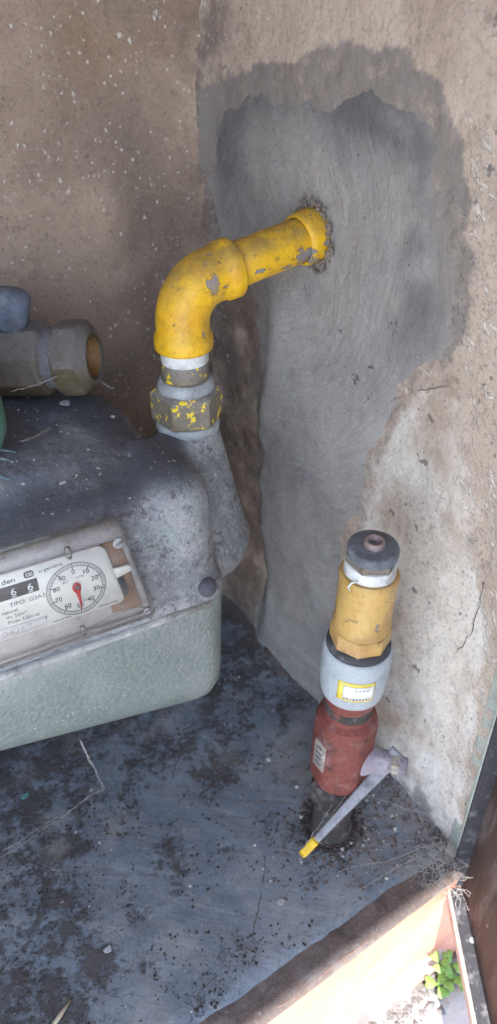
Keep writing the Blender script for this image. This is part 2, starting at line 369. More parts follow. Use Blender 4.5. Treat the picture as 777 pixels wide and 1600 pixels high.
def lathe(prof, base, axis, seg=48, rot=0, wob=0):
    """prof: (radius, height) pairs; first/last radius 0 closes the end"""
    u, v, a = frame_of(axis); base = Vector(base); V = []; F = []
    for r, h in prof:
        for i in range(seg):
            t = rot+2*math.pi*i/seg; rr = r*(1+wob*math.sin(3*t+h*90)*.5+wob*math.sin(7*t-h*40)*.3)
            V.append(base+a*h+(u*math.cos(t)+v*math.sin(t))*rr)
    for k in range(len(prof)-1):
        for i in range(seg):
            j = (i+1) % seg; F.append((k*seg+i, k*seg+j, (k+1)*seg+j, (k+1)*seg+i))
    me = mesh(V, F); bm = bmesh.new(); bm.from_mesh(me); bmesh.ops.remove_doubles(bm, verts=bm.verts, dist=1e-6)
    bmesh.ops.recalc_face_normals(bm, faces=bm.faces); bm.to_mesh(me); bm.free(); return me
def rlathe(r, h0, h1, base, axis, ch=.001, **k):
    """solid drum with chamfered rims"""
    return lathe([(0, h0), (r-ch, h0), (r-ch*.3, h0+ch*.3), (r, h0+ch), (r, h1-ch), (r-ch*.3, h1-ch*.3), (r-ch, h1), (0, h1)], base, axis, **k)
def prism(n, r, h0, h1, base, axis, rot=0, ch=.0015):
    """hex nut with turned corners"""
    me = lathe([(0, h0), (r-ch*1.6, h0), (r, h0+ch), (r, h1-ch), (r-ch*1.6, h1), (0, h1)], base, axis, seg=n, rot=rot)
    bm = bmesh.new(); bm.from_mesh(me); bmesh.ops.bevel(bm, geom=[e for e in bm.edges if e.calc_face_angle(0) > R(40)], offset=ch*.35, segments=2, affect='EDGES', profile=.6)
    bm.to_mesh(me); bm.free(); return me
def sweep(pts, radii, seg=24, cap=True, flat=1.0):
    P = [Vector(p) for p in pts]; n = len(P); V = []; F = []
    T = [(P[min(i+1, n-1)]-P[max(i-1, 0)]).normalized() for i in range(n)]
    u, _, _ = frame_of(T[0])
    for i in range(n):
        u = (u-T[i]*u.dot(T[i])).normalized(); w = T[i].cross(u)
        for k in range(seg):
            t = 2*math.pi*k/seg; V.append(P[i]+(u*math.cos(t)+w*math.sin(t)*flat)*radii[i])
    for i in range(n-1):
        for k in range(seg):
            j = (k+1) % seg; F.append((i*seg+k, i*seg+j, (i+1)*seg+j, (i+1)*seg+k))
    if cap: F.append(tuple(range(seg))[::-1]); F.append(tuple((n-1)*seg+k for k in range(seg)))
    return fixn(mesh(V, F))
def box(c, hx, hy, hz, ex=Vector((1, 0, 0)), ey=Vector((0, 1, 0)), ez=Vector((0, 0, 1)), bev=.001, seg=2):
    c = Vector(c); V = [c+ex*(hx*a)+ey*(hy*b)+ez*(hz*d) for a in (-1, 1) for b in (-1, 1) for d in (-1, 1)]
    F = [(0, 1, 3, 2), (4, 6, 7, 5), (0, 4, 5, 1), (2, 3, 7, 6), (0, 2, 6, 4), (1, 5, 7, 3)]
    me = fixn(mesh(V, F))
    if bev:
        bm = bmesh.new(); bm.from_mesh(me); bmesh.ops.bevel(bm, geom=bm.edges[:], offset=bev, segments=seg, affect='EDGES', profile=.5); bm.to_mesh(me); bm.free()
    return me
def join(ms):
    bm = bmesh.new()
    for m in ms: bm.from_mesh(m)
    me = bpy.data.meshes.new('j'); bm.to_mesh(me); bm.free(); return me
def grid(nu, nv, P, keep=None):
    """P: array (nv, nu, 3); optional keep mask per vertex"""
    idx = np.arange(nu*nv).reshape(nv, nu)
    q = np.stack([idx[:-1, :-1], idx[:-1, 1:], idx[1:, 1:], idx[1:, :-1]], -1).reshape(-1, 4)
    if keep is not None: q = q[keep.reshape(-1)[q].any(1)]
    used = np.unique(q); remap = np.zeros(nu*nv, int); remap[used] = np.arange(len(used))
    V = P.reshape(-1, 3)[used]; q = remap[q]
    me = bpy.data.meshes.new('g'); me.vertices.add(len(V)); me.vertices.foreach_set('co', V.astype(np.float32).ravel())
    me.loops.add(q.size); me.loops.foreach_set('vertex_index', q.astype(np.int32).ravel())
    me.polygons.add(len(q)); me.polygons.foreach_set('loop_start', np.arange(0, q.size, 4, dtype=np.int32))
    me.polygons.foreach_set('loop_total', np.full(len(q), 4, dtype=np.int32)); me.update(calc_edges=True); return me, used
def setattr_f(me, name, a):
    t = me.attributes.new(name, 'FLOAT', 'POINT'); t.data.foreach_set('value', np.ascontiguousarray(a, dtype=np.float32).ravel())
def surface_nets(D, org, h):
    """D<0 inside. returns verts, quads"""
    s = D < 0; nx, ny, nz = D.shape
    c = [(i, j, k) for i in (0, 1) for j in (0, 1) for k in (0, 1)]
    cell = sum(s[i:nx-1+i, j:ny-1+j, k:nz-1+k].astype(int) for i, j, k in c); act = (cell > 0) & (cell < 8)
    ids = -np.ones(act.shape, int); A = np.argwhere(act); ids[act] = np.arange(len(A))
    acc = np.zeros((len(A), 3)); cnt = np.zeros(len(A))
    for a in c:
        for ax in range(3):
            if a[ax] == 0:
                b = list(a); b[ax] = 1
                da = D[A[:, 0]+a[0], A[:, 1]+a[1], A[:, 2]+a[2]]; db = D[A[:, 0]+b[0], A[:, 1]+b[1], A[:, 2]+b[2]]
                m = (da < 0) != (db < 0); t = np.where(m, da/(da-db+1e-30), 0)
                p = np.tile(np.array(a, float), (len(A), 1)); p[:, ax] += t
                acc[m] += p[m]; cnt[m] += 1
    V = (A+acc/cnt[:, None])*h+np.array(org); Q = []
    for ax in range(3):
        o1, o2 = [i for i in range(3) if i != ax]
        sl = [slice(1, n-1) for n in D.shape]; sl[ax] = slice(0, D.shape[ax]-1); sl2 = list(sl); sl2[ax] = slice(1, D.shape[ax])
        a = s[tuple(sl)]; b = s[tuple(sl2)]; E = np.argwhere(a != b)
        off = np.ones(3, int); off[ax] = 0; E = E+off; fl = s[E[:, 0], E[:, 1], E[:, 2]]
        def g(d1, d2):
            e = E.copy(); e[:, o1] -= d1; e[:, o2] -= d2; return ids[e[:, 0], e[:, 1], e[:, 2]]
        q = np.stack([g(0, 0), g(1, 0), g(1, 1), g(0, 1)], -1)
        if ax == 1: fl = ~fl
        q[fl] = q[fl][:, ::-1]; Q.append(q)
    return V, np.concatenate(Q)
def text_mesh(s, size, org, ex, ey, en, lift=.0003, ext=.00004, align='LEFT', scx=1.0):
    cu = bpy.data.curves.new('t', 'FONT'); cu.body = s; cu.size = size; cu.align_x = align; cu.extrude = ext; cu.resolution_u = 3
    ob = bpy.data.objects.new('t', cu); COL.objects.link(ob); dg = bpy.context.evaluated_depsgraph_get()
    me = bpy.data.meshes.new_from_object(ob.evaluated_get(dg)); bpy.data.objects.remove(ob); bpy.data.curves.remove(cu)
    org = Vector(org)+en*lift; M = Matrix(((ex.x*scx, ey.x, en.x, org.x), (ex.y*scx, ey.y, en.y, org.y), (ex.z*scx, ey.z, en.z, org.z), (0, 0, 0, 1)))
    me.transform(M); return me

MB, MR, MP, MF = m_backwall(), m_rightwall(), m_patch(), m_floor()
MO, MG, MC, MGR = m_orange(), m_ground(), m_cast(), m_green()

# ------------------------------------------------------------------ niche shell
def wx(y):      # right wall leans outward a little towards the front
    return np.minimum(.031, np.maximum(-.09*y, -.01))
def front_y(x): return -.380+.0988*(x-.0)
# right wall
ys = np.arange(.004, -.384, -.0022); zs = np.arange(-.012, .86, .0024)
YY, ZZ = np.meshgrid(ys, zs)
rel = fbm(YY, ZZ, 14, 4, 5)*.0035+fbm(YY, ZZ, 90, 3, 15)*.0011
XX = wx(YY)+rel-.012*np.exp(-np.maximum(-YY, 0)/.010)-.004*np.exp(-np.maximum(ZZ, 0)/.012)
CREAM = [(-.25, -.02), (-.214, .186), (-.232, .29), (-.25, .355), (-.277, .395), (-.299, .387), (-.309, .359), (-.327, .324), (-.341, .279), (-.362, .237), (-.37, .166), (-.376, .072), (-.40, -.02)]
wob = fbm(YY, ZZ, 45, 4, 33)*.012
scr = sd_poly(YY, ZZ, CREAM)+wob
me, used = grid(len(ys), len(zs), np.stack([XX, YY, ZZ], -1))
setattr_f(me, 'cream', sstep(-.002, .004, scr))
setattr_f(me, 'bright', np.clip(sstep(.0, .05, scr+fbm(YY, ZZ, 20, 4, 37)*.03)*sstep(.17, .05, ZZ)+.8*np.exp(-(np.abs(scr-.004)/.009)**2)*sstep(.42, .3, ZZ), 0, 1))
setattr_f(me, 'flake', sstep(-.24, -.31, YY+wob)*sstep(.012, -.006, scr))
rw_mesh = me; right_wall = thing('rendered_wall', (.02, -.19, 0), 'right side wall of the niche, rough tan and cream render with a grey cement repair', 'wall')
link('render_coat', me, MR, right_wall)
PATCH = [(-.014, .526), (-.001, .457), (-.014, .407), (-.066, .378), (-.061, .304), (-.072, .242), (-.068, .165), (-.087, .094), (-.062, .03), (-.06, -.03), (-.27, -.03), (-.255, .03), (-.214, .149), (-.206, .216), (-.236, .262), (-.222, .278), (-.232, .313), (-.249, .359), (-.266, .391), (-.284, .416), (-.284, .453), (-.276, .477), (-.266, .507), (-.254, .532), (-.235, .552), (-.212, .563), (-.177, .564), (-.139, .554), (-.088, .547), (-.047, .543)]
sdp = sd_poly(YY, ZZ, PATCH)+.005*sstep(.44, .50, ZZ)+fbm(YY, ZZ, 38, 5, 51)*.008+fbm(YY, ZZ, 130, 3, 52, .7)*.004
ridge = np.exp(-((YY+.088+.012*np.sin(ZZ*21))/.011)**2)*sstep(.44, .36, ZZ)
rise = -.0020+.0042*sstep(-.006, .030, sdp)+ridge*.0035*sstep(0, .012, sdp)
trow = fbm(YY*.35+ZZ*.9, ZZ*.25-YY*1.2, 60, 4, 53)*.0012
XP = wx(YY)+fbm(YY, ZZ, 7, 3, 55)*.003+rel*.45-rise+trow*.5-.012*np.exp(-np.maximum(-YY, 0)/.010)-.004*np.exp(-np.maximum(ZZ, 0)/.012)
keep = sdp > -.006
mp_, used = grid(len(ys), len(zs), np.stack([XP, YY, ZZ], -1), keep)
wd = fbm(YY, ZZ, 22, 4, 58)*.016
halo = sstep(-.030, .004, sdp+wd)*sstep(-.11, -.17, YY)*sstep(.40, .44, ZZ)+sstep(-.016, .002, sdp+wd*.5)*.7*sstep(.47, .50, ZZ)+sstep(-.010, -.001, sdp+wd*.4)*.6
setattr_f(rw_mesh, 'damp_shade', np.clip(halo+.8*np.exp(-((YY+.045)/.03)**2)*sstep(.5, .62, ZZ)*sstep(-.15, .35, fbm(YY, ZZ, 30, 4, 39)), 0, 1))  # damp halo round the patch, plus corner shade painted into the mask
damp_shade_p = np.exp(-((sdp-.022)/.026)**2)*sstep(.34, .46, ZZ)*sstep(-.12, -.2, YY)+.75*np.exp(-((sdp-.02)/.022)**2)*sstep(.30, .2, -YY+0*ZZ)*sstep(.5, .56, ZZ)+.65*np.exp(-((YY+.025)/.022)**2)*sstep(.44, .5, ZZ)
damp_shade_p = damp_shade_p+.5*np.exp(-((YY+.215)/.02)**2)*sstep(.36, .2, ZZ)+.45*np.exp(-((YY+.09)/.018)**2)*sstep(.44, .35, ZZ)+.6*np.exp(-((YY+.045)/.05)**2)*sstep(.36, .42, ZZ)  # left strip and ridge: shade painted in together with the damp
setattr_f(mp_, 'damp_shade', np.clip(damp_shade_p, 0, 1).ravel()[used]); setattr_f(mp_, 'edge', (sstep(.026, .002, sdp+fbm(YY, ZZ, 30, 4, 57)*.014)*sstep(.40, .47, ZZ)+sstep(.010, .0, sdp)*.55).clip(0, 1).ravel()[used])
o = link('cement_patch', mp_, MP, right_wall); o['label'] = 'smooth grey cement repair with trowel swirls'
# back wall
xs = np.arange(-.62, .006, .0024); XB, ZB = np.meshgrid(xs, zs)
YB = fbm(XB, ZB, 12, 4, 61)*.004+fbm(XB, ZB, 85, 3, 65)*.0012-.012*np.exp(-np.maximum(-XB, 0)/.010)
me, _ = grid(len(xs), len(zs), np.stack([XB, YB, ZB], -1))
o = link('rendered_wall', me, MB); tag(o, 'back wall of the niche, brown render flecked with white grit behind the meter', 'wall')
# floor
xs = np.arange(-.62, .040, .0024); ts = np.linspace(0, 1, 170); XF, TF = np.meshgrid(xs, ts)
yf = front_y(XF)+fbm(XF, XF*0, 30, 4, 71)*.0007; YF = .006+(yf-.006)*TF
edge = YF-yf
ZF = fbm(XF, YF, 10, 4, 73)*.003+fbm(XF, YF, 70, 4, 75)*.0009-.006*np.exp(-edge/.004)+.010*np.exp(-np.maximum(wx(YF)-XF, 0)/.012)+.006*np.exp(-np.maximum(-YF, 0)/.010)
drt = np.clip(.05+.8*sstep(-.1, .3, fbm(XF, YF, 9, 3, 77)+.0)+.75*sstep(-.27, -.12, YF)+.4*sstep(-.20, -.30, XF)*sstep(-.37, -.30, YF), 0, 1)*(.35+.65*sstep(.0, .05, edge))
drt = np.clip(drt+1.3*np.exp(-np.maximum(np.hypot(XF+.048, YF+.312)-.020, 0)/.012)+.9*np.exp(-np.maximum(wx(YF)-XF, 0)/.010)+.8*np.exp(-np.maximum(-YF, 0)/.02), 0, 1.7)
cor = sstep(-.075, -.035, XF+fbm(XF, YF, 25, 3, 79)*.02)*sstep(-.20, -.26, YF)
me, _ = grid(len(xs), len(ts), np.stack([XF, YF, ZF], -1)[:, ::-1])
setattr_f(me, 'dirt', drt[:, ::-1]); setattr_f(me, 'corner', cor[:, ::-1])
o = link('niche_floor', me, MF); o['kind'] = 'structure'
def floor_z(x, y): return float(fbm(np.array([x]), np.array([y]), 10, 4, 73)[0]*.003)
# masonry round the niche: front wall with the opening (left jamb, right of opening, apron below, wall above)
FD = Vector((1, .1088, 0)).normalized(); FN = Vector((FD.y, -FD.x, 0))       # FN points out of the wall, to the street
fo = Vector((0, -.3986, 0))
def slab(x0, x1, z0, z1, d0=0.0, th=.12, bev=.004):
    c = fo+FD*((x0+x1)/2)+Vector((0, 0, (z0+z1)/2))-FN*(th/2-d0)
    return box(c, (x1-x0)/2, th/2, (z1-z0)/2, FD, -FN, Vector((0, 0, 1)), bev)
fw = thing('masonry_wall', (-.3, -.40, -.24), 'orange painted masonry wall below and around the gas meter niche, sunlit at its foot', 'wall')
ax = np.arange(-1.4, 1.2, .005); az = np.arange(-.18, -.0045, .0029); AX, AZ = np.meshgrid(ax, az)
off = fbm(AX, AZ, 12, 4, 81)*.002+fbm(AX, AZ, 60, 3, 82)*.0008+.010*sstep(-.135, -.16, AZ+fbm(AX, AZ, 25, 4, 83)*.03)
PA = np.stack([AX*FD.x+fo.x+FN.x*off, AX*FD.y+fo.y+FN.y*off, AZ], -1)
me, _ = grid(len(ax), len(az), PA); link('apron', me, MO, fw)
lt = np.linspace(0, 1, 16); LX, LT = np.meshgrid(np.arange(-1.4, 1.2, .005), lt)
i_ = front_y(LX)+.006; o_ = -.3986+.1088*LX-.0028; LY = i_+(o_-i_)*LT
LZ = -.0045+fbm(LX, LY, 20, 4, 87)*.0018+fbm(LX, LY, 80, 3, 88)*.0009-.0050*LT**10
me, _ = grid(LX.shape[1], 16, np.stack([LX, LY, LZ], -1)[:, ::-1]); link('ledge', me, m_ledge(), fw)
link('jamb', slab(-1.4, -.62, .0, 2.4), MO, fw); link('jamb', slab(.045, 1.2, .0, 2.4), MO, fw); link('lintel', slab(-.62, .045, .86, 2.4), MO, fw)
o = link('niche_ceiling', box((-.29, -.19, .885), .345, .185, .02, bev=0), MB); o['kind'] = 'structure'
o = link('rendered_wall', box((-.635, -.19, .42), .012, .185, .46, bev=0), MB); tag(o, 'left side wall of the meter niche, plain brown render', 'wall')
# unseen hood, added so its edge throws the shade line on the apron
el_p = math.atan2(math.sin(R(SUN_EL)), math.cos(R(SUN_EL))*math.cos(R(SUN_AZ)+math.atan(.1088)))
HOOD_Z = 1.30; HOOD_D = (HOOD_Z+.010)/math.tan(el_p)
c = fo+FD*-.1+FN*(HOOD_D/2)+Vector((0, 0, HOOD_Z+.03))
o = link('shade_canopy', box(c, 1.3, HOOD_D/2, .03, FD, -FN, Vector((0, 0, 1)), .004), MG); tag(o, 'unseen flat canopy added above the niche to cast its shade line', 'canopy')
# ground
gx = np.concatenate([[-60, -8, -2], np.arange(-1, .6, .012), [2, 8, 60]]); gy = np.concatenate([[-60, -8, -2], np.arange(-1, -.30, .012), [0, 2, 8]])
GX, GY = np.meshgrid(gx, gy); near = np.exp(-((GX+.1)**2+(GY+.45)**2)/.3)
GZ = -.160+fbm(GX, GY, 8, 4, 91)*.004*near+.006*near*np.exp(-((GY+.425-GX*.10+.02*np.sin(GX*30))/.008)**2)
me, _ = grid(len(gx), len(gy), np.stack([GX, GY, GZ], -1)); o = link('ground', me, MG); o['kind'] = 'structure'

# ------------------------------------------------------------------ gas meter
MTR = thing('gas_meter', (-.29, -.16, .13), 'grey green domestic gas meter with a clear dial window, dusty dark top', 'gas meter')
h = .0026; X0, X1, Y0, Y1, Z0, Z1 = -.56, -.03, -.275, -.055, .185, .375
gxx = np.arange(X0, X1, h); gyy = np.arange(Y0, Y1, h); gzz = np.arange(Z0, Z1, h)
X_, Y_, Z_ = np.meshgrid(gxx, gyy, gzz, indexing='ij')
def rbox(x, y, z, c, b, r):
    q = [np.abs(x-c[0])-b[0]+r, np.abs(y-c[1])-b[1]+r, np.abs(z-c[2])-b[2]+r]
    return np.sqrt(sum(np.maximum(a, 0)**2 for a in q))+np.minimum(np.maximum(q[0], np.maximum(q[1], q[2])), 0)-r
def capsule(x, y, z, a, b, ra, rb):
    a = np.array(a); b = np.array(b); d = b-a; L2 = d@d
    t = np.clip(((x-a[0])*d[0]+(y-a[1])*d[1]+(z-a[2])*d[2])/L2, 0, 1)
    return np.sqrt((x-a[0]-t*d[0])**2+(y-a[1]-t*d[1])**2+(z-a[2]-t*d[2])**2)-(ra+(rb-ra)*t)
def smin(a, b, k):
    hh = np.clip(.5+.5*(b-a)/k, 0, 1); return b*(1-hh)+a*hh-k*hh*(1-hh)
ysh = Y_-(Z_-.26)*.17                                   # front face leans back
body = np.maximum(rbox(X_, ysh, Z_-(Y_+.16)*.13, (-.36, -.163, .272), (.212, .082, .070), .024), .247-Z_)
body2 = np.maximum(rbox(X_, Y_, Z_-(Y_+.16)*.13-(X_+.14)*-.25, (-.36, -.140, .272), (.236, .056, .064), .030), .247-Z_)
body = smin(body, body2, .02)
bul = smin(np.maximum(rbox(X_, Y_-(Z_-.26)*.12, Z_, (-.1390, -.203, .275), (.0290, .042, .069), .0282), .240-Z_), body, .012)
cone = capsule(X_, Y_, Z_, (-.0985, -.161, .330), (-.086, -.164, .232), .0215, .0300)
cone = np.maximum(cone, Z_-.343)
sd = smin(bul, cone, .020)
sd = smin(sd, capsule(X_, Y_, Z_, (-.095, -.175, .225), (-.130, -.195, .225), .020, .026), .014)
sd = smin(sd, capsule(X_, Y_, Z_, (-.061, -.163, .232), (-.061, -.163, .216), .008, .008), .008)
sd = smin(sd, rbox(X_, Y_, Z_, (-.335, -.163, .252), (.229, .088, .007), .004)*0+np.maximum(np.hypot(np.maximum(np.abs(X_+.335)-.2265+.022, 0), np.maximum(np.abs(Y_+.163)-.0855+.022, 0))-.022, np.abs(Z_-.251)-.006), .006)      # rim flange
sd = sd+(fbm(X_[:, :, 0], Y_[:, :, 0], 40, 3, 95)*.0006)[:, :, None]
_in = sd < 0; _top = np.where(_in.any(2), Z0+h*(sd.shape[2]-1-_in[:, :, ::-1].argmax(2))+h*.4, .34)
def top_z(x, y):
    i = (x-X0)/h; j = (y-Y0)/h; i0 = int(min(max(i, 0), _top.shape[0]-2)); j0 = int(min(max(j, 0), _top.shape[1]-2)); a = min(max(i-i0, 0), 1); b = min(max(j-j0, 0), 1)
    return float((_top[i0, j0]*(1-a)+_top[i0+1, j0]*a)*(1-b)+(_top[i0, j0+1]*(1-a)+_top[i0+1, j0+1]*a)*b)
V, Q = surface_nets(sd, (X0, Y0, Z0), h)
for _ in range(2):                                       # relax
    acc = np.zeros_like(V); cnt = np.zeros(len(V))
    for a, b in ((0, 1), (1, 2), (2, 3), (3, 0)):
        np.add.at(acc, Q[:, a], V[Q[:, b]]); np.add.at(acc, Q[:, b], V[Q[:, a]]); np.add.at(cnt, Q[:, a], 1); np.add.at(cnt, Q[:, b], 1)
    V = V*.5+acc/cnt[:, None]*.5
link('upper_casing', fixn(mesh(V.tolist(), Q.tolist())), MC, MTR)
# lower case: rounded rectangular can, drafted, shallow slope on its underside
def rrect(cx, cy, hx, hy, r, n=8):
    P = []
    for sx, sy, a0 in ((1, 1, 0), (-1, 1, 90), (-1, -1, 180), (1, -1, 270)):
        for i in range(n+1):
            a = R(a0+90*i/n); P.append((cx+sx*(hx-r)+r*math.cos(a), cy+sy*(hy-r)+r*math.sin(a)))
    return P
rings = []
for zt, ins in ((.247, 0), (.242, 0), (.21, .0008), (.175, .0018), (.163, .003), (.153, .0065), (.146, .0115), (.1415, .018), (.1392, .026), (.1385, .036), (.1385, .07)):
    P = rrect(-.335, -.1635, .226-ins, .0835-ins, max(.022-ins*.3, .004))
    rings.append([(x, y, z_) for (x, y) in P for z_ in [zt+(.1 if False else 0)+max(0, (.247-zt)/.108)*(-(x+.17))*.20-(.006*max(0, (.247-zt)/.108))]])
V = [p for r_ in rings for p in r_]; n = len(rings[0]); F = [(k*n+i, k*n+(i+1) % n, (k+1)*n+(i+1) % n, (k+1)*n+i) for k in range(len(rings)-1) for i in range(n)]
F.append(tuple((len(rings)-1)*n+i for i in range(n)))
o = link('lower_casing', fixn(mesh(V, F)), MGR, MTR); o['label'] = 'pale green hammered paint lower case'
link('rim_band', join([sweep([(-.128, -.2480, .2455), (-.20, -.2492, .2458), (-.30, -.2492, .2462), (-.46, -.2492, .2466)], [.0032]*4, 12)]), m_simple('rusty_dusty_rim', (.33, .33, .31), .9, 0, (.55, .53, .5), .8, (.12, .09, .08), .7, seed=200), MTR)
# bolts
M_BOLT = m_simple('dark_bolt_metal', (.10, .10, .12), .6, .3, (.3, .3, .3), .4, seed=205)
BOLT = (-.1275, -.2440, .2575)
for p, r in ((BOLT, .0075), ((-.061, -.164, .2325), .006)):
    d = Vector((.25, -.8, .55)).normalized()
    me = lathe([(0, -.006), (r, -.006), (r, .0012), (r*.93, .0032), (r*.7, .0050), (r*.4, .0060), (0, .0064)], p, d, 24); link('bolt', me, M_BOLT, MTR)
# window on the leaning front face
T10 = R(10); WX = Vector((1, 0, 0)); WZ = Vector((0, math.sin(T10), math.cos(T10))); WNv = Vector((0, -math.cos(T10), math.sin(T10)))
WO = Vector((-.16, -.25, .26))
def W(a, b, n=0.0): return WO+WX*(a*.001)+WZ*(b*.001)+WNv*(n*.001)
def rpoly(corners, rad, n=5):
    out = []; m_ = len(corners)
    for i in range(m_):
        p = Vector(corners[i]); a = (Vector(corners[i-1])-p).normalized(); b = (Vector(corners[(i+1) % m_])-p).normalized(); r = rad[i] if isinstance(rad, (list, tuple)) else rad
        for k in range(n+1):
            t = k/n; out.append(p+a*r*(1-t)**2+b*r*t**2)
    return out
def plate(corners, rad, n0, n1, bev=0):
    P = rpoly(corners, rad); m_ = len(P); V = [W(p.x, p.y, n0) for p in P]+[W(p.x, p.y, n1) for p in P]
    F = [tuple(range(m_))[::-1], tuple(range(m_, 2*m_))]+[(i, (i+1) % m_, m_+(i+1) % m_, m_+i) for i in range(m_)]
    return fixn(mesh(V, F))
M_BACK = m_simple('rusty_orange_backing', (.27, .155, .09), .8, .1, (.35, .3, .28), .5, (.06, .05, .05), .6, seed=210)
M_DARK = m_simple('dark_recess', (.13, .13, .14), .8, 0, (.3, .3, .3), .5, seed=214)
M_CARD = m_plain('ivory_index_card', (.90, .88, .80), .5)
M_INK = m_plain('black_print', (.02, .02, .022), .6); M_GREY = m_plain('grey_print', (.16, .16, .16), .6); M_WHT = m_plain('white_print', (.85, .85, .83), .6)
M_RED = m_plain('red_needle_paint', (.62, .03, .03), .4)
link('window_recess', plate([(-170, -1), (-11, -1), (-23, 73), (-170, 73)], 4, -1, .8), m_simple('grey_window_recess', (.44, .42, .41), .8, 0, (.55, .53, .52), .6, (.2, .19, .18), .4, seed=216), MTR)
bp = link('backing_strip', plate([(-38, 8), (-17.5, 7), (-24.5, 60), (-38, 60)], 1.5, .9, 2.2), M_BACK, MTR)
link('dark_bracket', plate([(-33, 18), (-24, 20), (-28.5, 40), (-33, 38)], 3, 2.3, 3.2), M_DARK, bp)
link('clip', plate([(-34, 34), (-21, 37), (-22, 41.5), (-34, 42)], 1.4, 3.2, 5), M_CARD, bp)
card = link('index_card', plate([(-170, 16.5), (-28.6, 16.5), (-36, 61), (-170, 61)], [1, 5, 6, 1], 3.4, 5.2), M_CARD, MTR)
CN = 5.2
DC = (-58, 36.6); RO, RI = 19.2, 16.6
def ringm(r0, r1, n0, n1, seg=90):
    prof = []
    V = []; F = []
    for k, (r, n_) in enumerate(((r0, n0), (r1, n0), (r1, n1), (r0, n1))):
        for i in range(seg):
            a = 2*math.pi*i/seg; V.append(W(DC[0]+r*math.cos(a), DC[1]+r*math.sin(a)*.97, n_))
    for k in range(4):
        for i in range(seg):
            j = (i+1) % seg; F.append((k*seg+i, k*seg+j, ((k+1) % 4)*seg+j, ((k+1) % 4)*seg+i))
    return fixn(mesh(V, F))
link('dial_ring', join([ringm(RO-.35, RO, CN+.06, CN+.2), ringm(RI-.3, RI, CN+.06, CN+.2)]), M_GREY, card)
tm = []
for i in range(100):
    a = math.pi/2-2*math.pi*i/100; c_, s_ = math.cos(a), math.sin(a)*.97; r0 = RI-(2.0 if i % 10 == 0 else 0); w_ = .16 if i % 10 else .3
    tx, ty = -s_*w_, c_*w_
    V = [W(DC[0]+c_*r+sx*tx, DC[1]+s_*r+sx*ty, CN+n_) for n_ in (.05, .16) for r, sx in ((r0, -1), (r0, 1), (RO, 1), (RO, -1))]
    tm.append(fixn(mesh(V, [(0, 1, 2, 3), (4, 5, 6, 7), (0, 1, 5, 4), (1, 2, 6, 5), (2, 3, 7, 6), (3, 0, 4, 7)])))
link('dial_ticks', join(tm), M_GREY, card)
for i in range(10):
    a = math.pi/2-2*math.pi*i/10; rr = 12.9
    link('numeral', text_mesh(str(i*10), .0046, W(DC[0]+rr*math.cos(a), DC[1]+rr*math.sin(a)*.97-1.6, CN), WX, WZ, WNv, align='CENTER'), M_INK, card)
def txt(name, s, size, a, b, mat=M_INK, n=CN, rot=0, align='LEFT', scx=1.0, par=None):
    ex = WX*math.cos(R(rot))+WZ*math.sin(R(rot)); ey = -WX*math.sin(R(rot))+WZ*math.cos(R(rot))
    return link(name, text_mesh(s, size*.001, W(a, b, n), ex, ey, WNv, align=align, scx=scx), mat, par or card)
txt('lettering', 'dm\u00b3', 2.6, -66.2, 42.6, M_GREY); txt('lettering', 'm\u00b3/h', 2.4, -57, 43.6, M_GREY, scx=1.1)
txt('lettering', 'dm\u00b3', 2.2, -55.5, 26.0, M_GREY)
txt('lettering', 'den', 4.6, -101.0, 54.4, scx=1.25)
txt('lettering', 'argentina', 3.4, -78.5, 55.2, M_GREY, rot=3, scx=1.2)
txt('lettering', 'TIPO  G3A3', 3.9, -99.5, 38.2, M_GREY, scx=1.1)
txt('lettering', 'natural', 3.3, -105.5, 34.2, M_GREY, scx=1.1); txt('lettering', 'Vn 3dm\u00b3', 3.3, -103.5, 30.4, M_GREY, scx=1.1)
txt('lettering', 'Pm\u00e1x 3,5m ca', 3.3, -103, 26.6, M_GREY, scx=1.05)
txt('lettering', 'INDUSTRIA', 2.1, -76.5, 17.6, M_GREY, scx=1.1); txt('lettering', 'ARGENTINA', 2.1, -46.5, 17.8, M_GREY, scx=1.1)
# maker's mark: rounded black tablet with a pale stroke like a g
lg = link('emblem', plate([(-87.2, 54.2), (-81.4, 54.2), (-81.4, 58.6), (-87.2, 58.6)], 1.6, CN+.05, CN+.25), M_INK, card)
link('emblem_stroke', join([plate([(-86.2, 57.0), (-82.0, 57.0), (-82.0, 57.6), (-86.2, 57.6)], .1, CN+.3, CN+.36), plate([(-86.2, 55.2), (-85.5, 55.2), (-85.5, 56.9), (-86.2, 56.9)], .1, CN+.3, CN+.36), plate([(-85.4, 55.2), (-82.0, 55.2), (-82.0, 55.8), (-85.4, 55.8)], .1, CN+.3, CN+.36), plate([(-84.2, 55.95), (-82.0, 55.95), (-82.0, 56.5), (-84.2, 56.5)], .1, CN+.3, CN+.36)]), M_WHT, card)
